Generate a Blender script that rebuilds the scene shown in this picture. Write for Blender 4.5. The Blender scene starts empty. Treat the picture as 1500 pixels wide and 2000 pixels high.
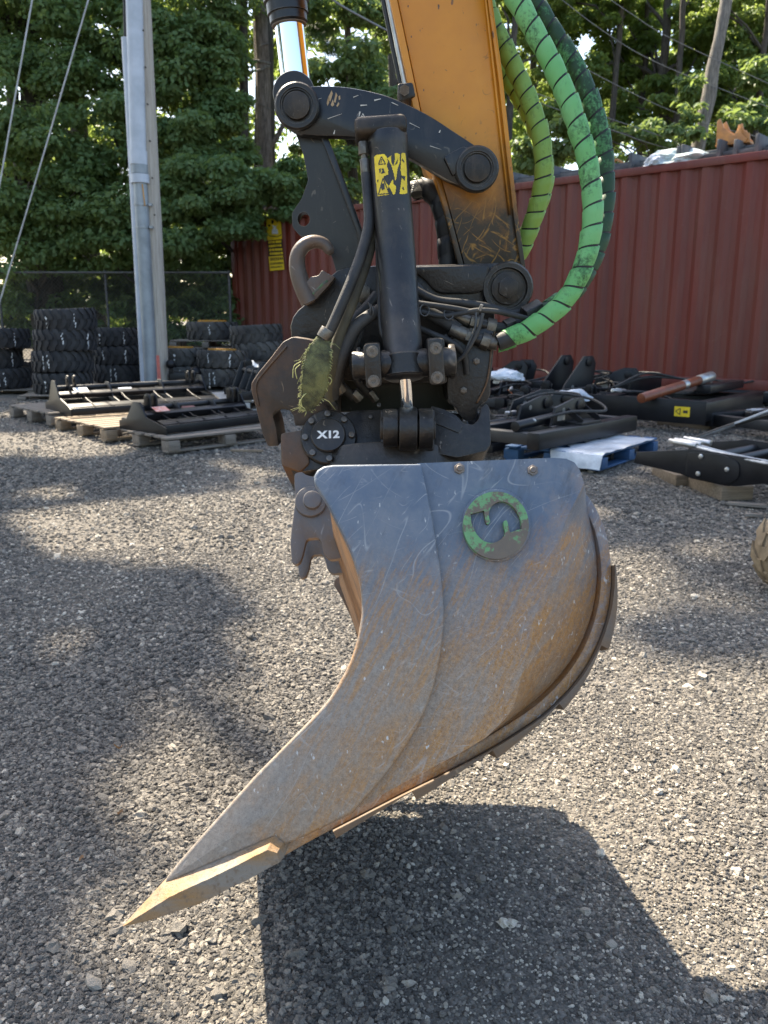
import bpy, bmesh, math, random
import numpy as np
from mathutils import Vector, Matrix, Euler, noise

# ---------------------------------------------------------------- camera, world, sun, exposure
R = math.radians
PITCH, CAMH, FPX = R(13.2), 1.35, 1600.0          # photograph is 1500 x 2000
sc = bpy.context.scene
col = sc.collection
cam_data = bpy.data.cameras.new('camera')
cam_data.sensor_fit = 'VERTICAL'; cam_data.sensor_height = 36.0
cam_data.lens = 36.0 * FPX / 2000.0
cam_data.clip_start = 0.05; cam_data.clip_end = 3000
cam_data.dof.use_dof = True; cam_data.dof.focus_distance = 1.5; cam_data.dof.aperture_fstop = 9.0
cam = bpy.data.objects.new('camera', cam_data)
cam.location = (0, 0, CAMH); cam.rotation_euler = (R(90) - PITCH, 0, 0)
col.objects.link(cam); sc.camera = cam

SUN = Vector((-0.457, 0.611, 1.0)).normalized()    # direction towards the sun
world = bpy.data.worlds.new('World'); sc.world = world; world.use_nodes = True
wn = world.node_tree.nodes; wl = world.node_tree.links
sky = wn.new('ShaderNodeTexSky'); sky.sky_type = 'NISHITA'; sky.sun_disc = False
sky.sun_elevation = math.asin(SUN.z); sky.sun_rotation = math.atan2(SUN.x, SUN.y)
sky.air_density = 1.2; sky.dust_density = 2.5; sky.ozone_density = 1.0
wn['Background'].inputs['Strength'].default_value = 0.115
wl.new(sky.outputs[0], wn['Background'].inputs['Color'])
sun_data = bpy.data.lights.new('sun', 'SUN'); sun_data.energy = 5.0; sun_data.angle = R(0.53)
sun_data.color = (1.0, 0.88, 0.70)
sun = bpy.data.objects.new('sun', sun_data); col.objects.link(sun)
sun.rotation_euler = SUN.to_track_quat('Z', 'Y').to_euler(); sun.location = (-6, 8, 14)
vs = sc.view_settings
vs.view_transform = 'Standard'; vs.look = 'None'; vs.gamma = 1.0; vs.use_curve_mapping = False
vs.exposure = 1.9
sc.render.engine = 'CYCLES'
sc.cycles.use_denoising = True
sc.cycles.max_bounces = 8; sc.cycles.transparent_max_bounces = 8
rng = random.Random(7)

# ---------------------------------------------------------------- pixel rays, frames, mesh helpers
CAM = Vector((0, 0, CAMH))
def ray(px, py):
    x = (px - 750) / FPX; y = (1000 - py) / FPX
    return Vector((x, math.cos(PITCH) + y * math.sin(PITCH), -math.sin(PITCH) + y * math.cos(PITCH)))
def at(px, py, Y):
    r = ray(px, py); return CAM + r * (Y / r.y)
def gz(x, y):
    t = min(max((y - 2.5) / 8.5, 0), 1)
    return 0.3 * t
def onground(px, py):
    r = ray(px, py); z = 0
    for i in range(60):
        d = (CAMH - z) / -r.z; z = .5 * z + .5 * gz(0, d * r.y)
    return Vector((d * r.x, d * r.y, z))
class Frame:
    def __init__(s, o, t=0.0, yaw=0.0):
        s.o = Vector(o)
        s.M = Matrix.Translation(s.o) @ Matrix.Rotation(yaw, 4, 'Z') @ Matrix.Rotation(-t, 4, 'X')
        s.I = s.M.inverted(); s.C = s.I @ CAM; s.I3 = s.I.to_3x3()
    def p(s, px, py, w=0.0):                       # point of the local plane y = w seen at that pixel
        d = s.I3 @ ray(px, py)
        return s.C + d * ((w - s.C.y) / d.y)
    def uv(s, pts, w=0.0):
        return [(q.x, q.z) for q in (s.p(a, b, w) for a, b in pts)]
    def Y(s, Y): return Y - s.o.y                  # plane offset of an upright frame
    def path(s, pts): return [s.p(a, b, w) for a, b, w in pts]
    def upx(s, px, w):                             # pixels to metres near that plane
        return px * (s.M @ Vector((0, w, 0)) - CAM).length / FPX

def setp(o, label=None, cat=None, group=None, kind=None):
    if label: o['label'] = label
    if cat: o['category'] = cat
    if group: o['group'] = group
    if kind: o['kind'] = kind
    return o
def thing(name, label, cat, M=None, group=None):
    o = bpy.data.objects.new(name, None); o.empty_display_size = .1
    col.objects.link(o)
    if M is not None: o.matrix_world = M
    return setp(o, label, cat, group)
def finish(me, ang=0.6):
    bm = bmesh.new(); bm.from_mesh(me)
    bmesh.ops.recalc_face_normals(bm, faces=bm.faces[:])
    for f in bm.faces: f.smooth = True
    for e in bm.edges:
        if len(e.link_faces) != 2 or e.calc_face_angle(0) > ang: e.smooth = False
    bm.to_mesh(me); bm.free()
def obj(name, bm, m, parent=None, ang=0.6, recalc=True):
    if recalc: bmesh.ops.recalc_face_normals(bm, faces=bm.faces[:])
    for f in bm.faces: f.smooth = True
    for e in bm.edges:
        if len(e.link_faces) != 2 or e.calc_face_angle(0) > ang: e.smooth = False
    me = bpy.data.meshes.new(name); bm.to_mesh(me); bm.free()
    if m: me.materials.append(m)
    o = bpy.data.objects.new(name, me); col.objects.link(o)
    if parent: o.parent = parent
    return o
def mobj(name, me, m, parent=None, loc=None, rot=None):
    if m and not me.materials: me.materials.append(m)
    o = bpy.data.objects.new(name, me); col.objects.link(o)
    if parent: o.parent = parent
    if loc is not None: o.location = loc
    if rot is not None: o.rotation_euler = rot
    return o
def dup(o, parent=None):
    c = o.copy(); col.objects.link(c)
    if parent: c.parent = parent
    for ch in list(o.children): dup(ch, c)
    return c
def BM(): return bmesh.new()
def bevel_all(bm, r, seg=2, ang=0.5, edges=None):
    es = edges or [e for e in bm.edges if len(e.link_faces) == 2 and e.calc_face_angle(0) > ang]
    try: bmesh.ops.bevel(bm, geom=es, offset=r, segments=seg, affect='EDGES', profile=.5, clamp_overlap=True)
    except Exception: pass
def prism(bm, uv, w0, w1, bev=0.0, seg=2):
    b2 = bmesh.new()
    a = [b2.verts.new((u, w0, v)) for u, v in uv]; b = [b2.verts.new((u, w1, v)) for u, v in uv]
    n = len(uv)
    f0 = b2.faces.new(a); b2.faces.new(b[::-1])
    for i in range(n): b2.faces.new((a[i], b[i], b[(i + 1) % n], a[(i + 1) % n]))
    bmesh.ops.recalc_face_normals(b2, faces=b2.faces[:])
    if bev:
        es = [e for e in f0.edges]
        bmesh.ops.bevel(b2, geom=es, offset=bev, segments=seg, affect='EDGES', profile=.5, clamp_overlap=True)
    merge(bm, b2)
def merge(bm, b2):
    me = bpy.data.meshes.new('t'); b2.to_mesh(me); b2.free(); bm.from_mesh(me); bpy.data.meshes.remove(me)
def box(bm, c, s, rot=None, bev=0.0):
    b2 = bmesh.new()
    bmesh.ops.create_cube(b2, size=1.0)
    M = Matrix.Translation(Vector(c)) @ (rot.to_4x4() if rot is not None else Matrix.Identity(4)) @ Matrix.Diagonal((s[0], s[1], s[2], 1))
    bmesh.ops.transform(b2, matrix=M, verts=b2.verts[:])
    if bev: bmesh.ops.bevel(b2, geom=b2.edges[:], offset=bev, segments=2, affect='EDGES', profile=.5, clamp_overlap=True)
    merge(bm, b2)
def beam(bm, p0, p1, w, h, bev=0.0, up=Vector((0, 0, 1))):
    p0 = Vector(p0); p1 = Vector(p1); d = p1 - p0; L = d.length; x = d.normalized()
    y = up.cross(x)
    if y.length < 1e-4: y = Vector((0, 1, 0))
    y.normalize(); z = x.cross(y)
    box(bm, (p0 + p1) / 2, (L, w, h), Matrix((x, y, z)).transposed(), bev)
def cyl(bm, p0, p1, r0, r1=None, n=24, caps=True, bev=0.0):
    p0 = Vector(p0); p1 = Vector(p1); r1 = r0 if r1 is None else r1
    d = p1 - p0
    b2 = bmesh.new()
    bmesh.ops.create_cone(b2, cap_ends=caps, segments=n, radius1=r0, radius2=r1, depth=d.length)
    if bev:
        es = [e for e in b2.edges if e.calc_face_angle(0) > 1.0]
        bmesh.ops.bevel(b2, geom=es, offset=bev, segments=2, affect='EDGES', profile=.5, clamp_overlap=True)
    M = Matrix.Translation((p0 + p1) / 2) @ d.to_track_quat('Z', 'Y').to_matrix().to_4x4()
    bmesh.ops.transform(b2, matrix=M, verts=b2.verts[:])
    merge(bm, b2)
def lathe(bm, p0, axis, prof, n=32, a0=0, a1=None):
    """prof: list of (along, radius)"""
    p0 = Vector(p0); z = Vector(axis).normalized(); q = z.to_track_quat('Z', 'Y').to_matrix()
    rings = []
    for t, r in prof:
        rings.append([bm.verts.new(p0 + z * t + q @ Vector((r * math.cos(2 * math.pi * k / n), r * math.sin(2 * math.pi * k / n), 0))) for k in range(n)])
    for a, b in zip(rings, rings[1:]):
        for k in range(n):
            bm.faces.new((a[k], a[(k + 1) % n], b[(k + 1) % n], b[k]))
    if prof[0][1] > 1e-6: bm.faces.new(rings[0][::-1])
    if prof[-1][1] > 1e-6: bm.faces.new(rings[-1])
    bmesh.ops.remove_doubles(bm, verts=[v for r in rings for v in r], dist=1e-6)
def cr(pts, n=8):
    """Catmull-Rom through points (tuples of any length)"""
    P = [np.array(p, float) for p in pts]; P = [2 * P[0] - P[1]] + P + [2 * P[-1] - P[-2]]; out = []
    for i in range(1, len(P) - 2):
        a, b, c, d = P[i - 1:i + 3]
        for k in range(n):
            t = k / n
            out.append(.5 * (2 * b + (c - a) * t + (2 * a - 5 * b + 4 * c - d) * t * t + (3 * b - a - 3 * c + d) * t ** 3))
    out.append(P[-2]); return [tuple(o) for o in out]
def rnd(pts, r, n=5):
    """round the corners of a closed polygon"""
    out = []; N = len(pts)
    for i in range(N):
        p = np.array(pts[i], float); a = np.array(pts[i - 1], float) - p; b = np.array(pts[(i + 1) % N], float) - p
        la, lb = np.linalg.norm(a), np.linalg.norm(b); q = min(r, la * .45, lb * .45)
        A = p + a / la * q; B = p + b / lb * q
        for k in range(n + 1):
            t = k / n; out.append(tuple((1 - t) ** 2 * A + 2 * t * (1 - t) * p + t * t * B))
    return out
def arc(cx, cy, r, a0, a1, n=14):
    return [(cx + r * math.cos(R(a0 + (a1 - a0) * k / n)), cy - r * math.sin(R(a0 + (a1 - a0) * k / n))) for k in range(n + 1)]
def frames_along(path):
    P = [Vector(p) for p in path]; T = []
    for i in range(len(P)):
        T.append((P[min(i + 1, len(P) - 1)] - P[max(i - 1, 0)]).normalized())
    n = T[0].orthogonal().normalized(); out = []
    for i, t in enumerate(T):
        n = (n - t * n.dot(t)).normalized(); out.append((P[i], t, n, t.cross(n)))
    return out
def tube(bm, path, r, n=12, caps=True):
    fr = frames_along(path); rings = []
    for i, (p, t, a, b) in enumerate(fr):
        rr = r(i / (len(fr) - 1)) if callable(r) else r
        rings.append([bm.verts.new(p + (a * math.cos(2 * math.pi * k / n) + b * math.sin(2 * math.pi * k / n)) * rr) for k in range(n)])
    for a, b in zip(rings, rings[1:]):
        for k in range(n): bm.faces.new((a[k], a[(k + 1) % n], b[(k + 1) % n], b[k]))
    if caps: bm.faces.new(rings[0][::-1]); bm.faces.new(rings[-1])
def smooth_path(pts, n=10): return [Vector(p) for p in cr([tuple(p) for p in pts], n)]
def resample(path, step):
    P = [Vector(p) for p in path]; out = [P[0].copy()]; acc = 0
    for a, b in zip(P, P[1:]):
        L = (b - a).length
        if L < 1e-9: continue
        t = step - acc
        while t <= L: out.append(a + (b - a) * (t / L)); t += step
        acc = L - (t - step)
    return out
def helix_strip(path, r, pitch, gap, th, seed=0, n=14):
    """a strip wound round a hose: overlapping band with an open edge"""
    rg = random.Random(seed)
    P = resample(path, pitch / n); fr = frames_along(P); bm = BM(); prev = None
    W = pitch * (1 - gap)
    ph = rg.random() * 6.28
    L = len(fr)
    m = max(1, int(n * (1 - gap)))
    wob = 0
    for i in range(L - m):
        ang = 2 * math.pi * i / n + ph
        wob = .0009 * math.sin(i * .21 + ph) + .0006 * math.sin(i * .057)
        row = []
        for s, (dr) in ((0, th), (.5, th * .8), (1, 0.0003)):
            k = i + int(round(s * m)); p, t, a, b = fr[min(k, L - 1)]
            d = a * math.cos(ang) + b * math.sin(ang)
            row.append(bm.verts.new(p + d * (r + dr + wob * (1 - s))))
        p, t, a, b = fr[i]; d = a * math.cos(ang) + b * math.sin(ang)
        row.insert(0, bm.verts.new(p + d * (r - .0005)))
        if prev:
            for k in range(3): bm.faces.new((prev[k], row[k], row[k + 1], prev[k + 1]))
        prev = row
    return bm
def hexa(bm, p0, p1, r): cyl(bm, p0, p1, r, n=6, bev=r * .08)
# ---------------------------------------------------------------- materials
class NT:
    def __init__(s, name):
        s.m = bpy.data.materials.new(name); s.m.use_nodes = True; s.t = s.m.node_tree; s.n = s.t.nodes; s.l = s.t.links
        s.bsdf = s.n['Principled BSDF']; s.out = s.n['Material Output']
        s.tc = s.n.new('ShaderNodeTexCoord'); s.co = s.tc.outputs['Object']
    def link(s, a, b): s.l.new(a, b)
    def val(s, sock, v):
        if hasattr(v, 'is_output') or isinstance(v, bpy.types.NodeSocket): s.l.new(v, sock)
        else: sock.default_value = v
    def map(s, scale=(1, 1, 1), rot=(0, 0, 0), loc=(0, 0, 0), co=None):
        n = s.n.new('ShaderNodeMapping'); n.inputs['Scale'].default_value = scale; n.inputs['Rotation'].default_value = rot
        n.inputs['Location'].default_value = loc; s.l.new(co or s.co, n.inputs['Vector']); return n.outputs[0]
    def noise(s, scale, detail=4, rough=.55, dist=0, co=None):
        n = s.n.new('ShaderNodeTexNoise'); n.inputs['Scale'].default_value = scale; n.inputs['Detail'].default_value = detail
        n.inputs['Roughness'].default_value = rough; n.inputs['Distortion'].default_value = dist
        s.l.new(co or s.co, n.inputs['Vector']); return n.outputs['Fac']
    def vor(s, scale, feat='F1', co=None, out='Distance', rand=1.0):
        n = s.n.new('ShaderNodeTexVoronoi'); n.feature = feat; n.inputs['Scale'].default_value = scale
        n.inputs['Randomness'].default_value = rand
        s.l.new(co or s.co, n.inputs['Vector']); return n.outputs[out]
    def ramp(s, f, pts):
        n = s.n.new('ShaderNodeValToRGB'); e = n.color_ramp.elements
        while len(e) < len(pts): e.new(.5)
        for i, (p, c) in enumerate(pts):
            e[i].position = p; e[i].color = (c, c, c, 1) if isinstance(c, (int, float)) else (*c, 1)
        s.l.new(f, n.inputs[0]); return n.outputs[0]
    def math(s, op, a, b=0.0, c=0.0, clamp=False):
        n = s.n.new('ShaderNodeMath'); n.operation = op; n.use_clamp = clamp
        s.val(n.inputs[0], a); s.val(n.inputs[1], b); s.val(n.inputs[2], c); return n.outputs[0]
    def mix(s, f, a, b):
        n = s.n.new('ShaderNodeMix'); n.data_type = 'RGBA'
        s.val(n.inputs[0], f)
        for k, v in ((6, a), (7, b)):
            if isinstance(v, tuple): n.inputs[k].default_value = (*v, 1)
            else: s.l.new(v, n.inputs[k])
        return n.outputs[2]
    def sep(s, co=None):
        n = s.n.new('ShaderNodeSeparateXYZ'); s.l.new(co or s.co, n.inputs[0]); return n.outputs
    def scratch(s, scale, width, breakup=.55, rot=(0, 0, 0), stretch=(1, 1, 1), off=0.0):
        """thin wandering lines: contours of a smooth noise, broken up by another"""
        co = s.map(stretch, (0, 0, 0), (off + .13, off * 1.7 + .37, off * .6 + .21), s.map((1, 1, 1), rot))
        n = s.noise(scale, 1.5, .5, .3, co)
        d = s.math('ABSOLUTE', s.math('SUBTRACT', n, .5))
        line = s.math('SUBTRACT', 1.0, s.math('DIVIDE', d, width), clamp=True)
        b = s.ramp(s.noise(scale * 2.3 + 3, 3, .6, 0, co), [(breakup, 0.0), (breakup + .08, 1.0)])
        return s.math('MULTIPLY', line, b)
    def bump(s, h, strength=.3, dist=.01, nrm=None):
        n = s.n.new('ShaderNodeBump'); n.inputs['Strength'].default_value = strength; n.inputs['Distance'].default_value = dist
        s.l.new(h, n.inputs['Height'])
        if nrm: s.l.new(nrm, n.inputs['Normal'])
        return n.outputs[0]
    def done(s, color=None, rough=.5, metal=0.0, normal=None, spec=None):
        b = s.bsdf
        if color is not None:
            if isinstance(color, tuple): b.inputs['Base Color'].default_value = (*color, 1)
            else: s.l.new(color, b.inputs['Base Color'])
        s.val(b.inputs['Roughness'], rough); s.val(b.inputs['Metallic'], metal)
        if normal: s.l.new(normal, b.inputs['Normal'])
        if spec is not None: b.inputs['Specular IOR Level'].default_value = spec
        return s.m
def worn(name, base, dirt, chip, scale=8, rough=.55, metal=0.0, dirt_at=(.5, .7), chip_w=.006, bump=.12, bscale=90, spec=None):
    t = NT(name)
    n1 = t.noise(scale, 6, .62)
    c = t.mix(t.ramp(n1, [(dirt_at[0], 0.0), (dirt_at[1], 1.0)]), base, dirt)
    c = t.mix(t.math('MULTIPLY', t.noise(scale * 9, 3, .6), .35), c, t.mix(.5, base, dirt))
    s1 = t.scratch(scale * .9, chip_w, .58, (.3, .5, .9), (1, 1, .45))
    s2 = t.scratch(scale * 2.0, chip_w * 1.2, .60, (1.2, .1, 2.0), (1, 1, .6), 3.1)
    c = t.mix(t.math('MULTIPLY', t.math('MAXIMUM', s1, s2), .8), c, chip)
    nk = t.math('MULTIPLY', t.ramp(t.noise(scale * 16, 2, .5, 0, t.map((1, 1, .5), (.2, .6, .3))), [(.68, 0.0), (.72, .8)]), t.ramp(n1, [(.5, 0.0), (.62, 1.0)]))
    c = t.mix(nk, c, chip)
    # settled dust on what faces up
    ge = t.n.new('ShaderNodeNewGeometry'); nz = t.sep(ge.outputs['Normal'])[2]
    du = t.math('MULTIPLY', t.ramp(nz, [(.25, 0.0), (.85, 1.0)]), t.ramp(t.noise(scale * 3, 5, .65), [(.35, .08), (.65, .5)]))
    c = t.mix(du, c, (.17, .145, .115))
    st = t.ramp(t.noise(scale * 1.3, 6, .7, .3, t.map((2.4, 2.4, .5))), [(.54, 0.0), (.74, .42)])
    c = t.mix(st, c, t.mix(.45, dirt, (.12, .095, .07)))
    # worn edges
    bv = t.n.new('ShaderNodeBevel'); bv.samples = 4; bv.inputs['Radius'].default_value = .0035
    dp = t.n.new('ShaderNodeVectorMath'); dp.operation = 'DOT_PRODUCT'; t.link(bv.outputs[0], dp.inputs[0]); t.link(ge.outputs['Normal'], dp.inputs[1])
    ed = t.math('MULTIPLY', t.ramp(dp.outputs['Value'], [(.82, 1.0), (.97, 0.0)]), t.ramp(t.noise(scale * 6, 5, .7), [(.38, .05), (.62, .8)]))
    c = t.mix(ed, c, tuple(x * .8 for x in chip))
    rg = t.math('ADD', t.math('MULTIPLY', n1, .25), rough - .12)
    nb = t.bump(t.noise(bscale, 4, .6), bump, .004)
    return t.done(c, rg, metal, nb, spec)
def plain(name, c1, c2, scale=10, rough=.6, metal=0.0, bump=.1, bscale=60, at=(.35, .65), spec=None, stretch=(1, 1, 1), bdist=.004):
    t = NT(name); co = t.map(stretch)
    c = t.mix(t.ramp(t.noise(scale, 5, .6, 0, co), [(at[0], 0.0), (at[1], 1.0)]), c1, c2)
    return t.done(c, rough, metal, t.bump(t.noise(bscale, 4, .6, 0, co), bump, bdist), spec)

black_cast = worn('black_cast_steel', (.0055, .0055, .006), (.027, .022, .018), (.20, .17, .14), 7, .38, .1, (.46, .8), .005, .35, 130)
black_paint = worn('black_painted_steel', (.0035, .004, .0055), (.014, .013, .0125), (.20, .17, .13), 6, .34, 0, (.5, .85), .004, .08, 160)
brown_cast = worn('rust_worn_cast_steel', (.026, .023, .021), (.13, .058, .020), (.26, .19, .12), 6, .6, .1, (.42, .66), .007, .3, 140)
hook_steel = worn('weathered_hook_steel', (.10, .082, .070), (.13, .075, .045), (.3, .27, .24), 14, .5, .35, (.45, .7), .006, .25, 160)
barrel_paint = worn('cylinder_dark_paint', (.008, .0095, .013), (.055, .044, .033), (.24, .20, .16), 9, .36, .1, (.46, .78), .005, .12, 150)
pin_steel = worn('pin_end_steel', (.016, .0155, .015), (.07, .052, .036), (.2, .18, .16), 16, .5, .4, (.45, .7), .006, .2, 200)
bolt_steel = worn('bolt_steel', (.12, .11, .10), (.10, .07, .045), (.3, .28, .26), 30, .42, .7, (.5, .7), .006, .2, 300)
fitting_steel = worn('hose_fitting_steel', (.17, .155, .13), (.06, .05, .04), (.35, .32, .28), 30, .42, .75, (.45, .7), .006, .2, 300)
rubber = plain('hose_rubber', (.009, .009, .0095), (.028, .026, .023), 22, .6, 0, .2, 220)
olive_rubber = plain('dusty_hose_rubber', (.028, .026, .018), (.085, .075, .045), 12, .75, 0, .2, 200)
grey_rubber = plain('grey_hose_rubber', (.022, .022, .022), (.075, .07, .062), 9, .7, 0, .2, 200, (.4, .75))
cable_tie = plain('cable_tie_plastic', (.03, .03, .03), (.07, .07, .065), 30, .5)
chrome = NT('chrome_rod').done((.86, .87, .88), .06, 1.0)
label_yellow = plain('label_yellow', (.80, .58, .012), (.60, .42, .02), 40, .5, 0, .05)
label_black = plain('label_black', (.012, .012, .012), (.03, .028, .02), 60, .5)
label_white = plain('label_white', (.7, .72, .75), (.5, .52, .55), 40, .5)
white_paint = plain('white_lettering', (.78, .78, .76), (.55, .55, .53), 200, .6, 0, .05, 200, (.5, .75))
new_black = plain('new_black_powder_coat', (.006, .006, .007), (.013, .013, .015), 4, .38, 0, .04, 200, spec=.3)
new_black_dull = plain('black_powder_coat_dusty', (.009, .009, .010), (.035, .033, .031), 3, .5, 0, .05, 120, (.45, .85))
zinc = plain('zinc_plated_fittings', (.55, .55, .53), (.35, .35, .34), 20, .35, .8)
brown_tube = plain('brown_primer_tube', (.20, .055, .022), (.14, .042, .018), 10, .4)
old_wood = plain('grey_pallet_wood', (.22, .19, .155), (.12, .10, .08), 6, .85, 0, .5, 40, stretch=(1, 12, 12))
tan_wood = plain('tan_pallet_wood', (.25, .19, .125), (.14, .105, .07), 6, .8, 0, .5, 40, stretch=(1, 12, 12))
blue_wood = plain('blue_pallet_paint', (.015, .075, .19), (.05, .09, .15), 9, .65, 0, .4, 50, (.4, .8))
white_wrap = plain('white_plastic_wrap', (.62, .65, .68), (.40, .43, .46), 9, .3, 0, .5, 14, bdist=.02)
galv = plain('galvanised_steel', (.30, .33, .36), (.20, .22, .24), 12, .4, .6, .1, 60)
pvc = plain('pale_grey_conduit', (.50, .54, .60), (.38, .42, .47), 3, .45, 0, .05)
steel_conduit = plain('dull_steel_conduit', (.30, .335, .36), (.20, .225, .24), 3, .5, .35, .08)
tyre_rubber = plain('tyre_rubber', (.016, .016, .018), (.036, .035, .035), 5, .75, 0, .3, 60)
tyre_dusty = plain('dusty_tyre_rubber', (.030, .029, .028), (.085, .080, .072), 4, .8, 0, .3, 60)
mud_rubber = plain('muddy_tyre', (.30, .23, .14), (.16, .12, .075), 6, .9, 0, .6, 30)
rim_orange = plain('orange_rim', (.55, .26, .03), (.35, .16, .02), 8, .5)
grey_rack = plain('grey_weathered_rack', (.045, .048, .055), (.11, .11, .11), 6, .6, 0, .3, 40)
orange_paint = plain('faded_orange_paint', (.50, .22, .05), (.34, .15, .05), 8, .5)
tarp = plain('pale_tarp', (.55, .60, .60), (.36, .44, .42), 5, .4, 0, .6, 12, bdist=.03)
pink_mark = plain('pink_spray_paint', (.62, .16, .12), (.45, .13, .10), 30, .7)
wire_mat = plain('dull_wire', (.14, .14, .14), (.22, .22, .21), 10, .5, .4)
pale_wire = plain('pale_guy_wire', (.42, .42, .40), (.28, .28, .27), 10, .45, .4)

def sleeve_mat():
    t = NT('frayed_green_sleeve')
    c = t.mix(t.ramp(t.noise(18, 5, .65), [(.42, 0.0), (.62, 1.0)]), (.15, .155, .06), (.030, .031, .018))
    w = t.vor(420)
    return t.done(c, .9, 0, t.bump(w, .6, .003))
sleeve_green = sleeve_mat()
def wrap_mat(name, c1, c2, grime, amount):
    t = NT(name)
    c = t.mix(t.ramp(t.noise(6, 3, .5), [(.35, 0.0), (.7, 1.0)]), c1, c2)
    g = t.math('ADD', t.math('MULTIPLY', t.noise(9, 3, .6), .6), t.math('MULTIPLY', t.noise(110, 5, .7), .4))
    c = t.mix(t.ramp(g, [(amount, 0.0), (amount + .10, .85)]), c, grime)
    g2 = t.noise(60, 6, .75, 0, t.map((1, 1, .25)))
    c = t.mix(t.ramp(g2, [(.56, 0.0), (.72, .5)]), c, grime)
    m = t.done(c, .5, 0, t.bump(t.noise(140, 4, .6), .12, .003))
    # thin plastic lets some light through
    tr = t.n.new('ShaderNodeBsdfTranslucent'); t.link(c, tr.inputs[0])
    mx = t.n.new('ShaderNodeMixShader'); mx.inputs[0].default_value = .38
    t.link(t.bsdf.outputs[0], mx.inputs[1]); t.link(tr.outputs[0], mx.inputs[2]); t.link(mx.outputs[0], t.out.inputs[0])
    return m
wrap_green = wrap_mat('green_spiral_wrap', (.20, .56, .17), (.30, .66, .27), (.025, .05, .022), .545)
wrap_dirty = wrap_mat('grimy_green_spiral_wrap', (.13, .42, .13), (.17, .5, .18), (.012, .018, .012), .37)
wrap_lime = wrap_mat('lime_spiral_wrap', (.36, .52, .09), (.28, .54, .15), (.07, .075, .02), .555)
wrap_black = wrap_mat('black_spiral_wrap', (.014, .015, .016), (.032, .033, .034), (.07, .066, .06), .60)

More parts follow.
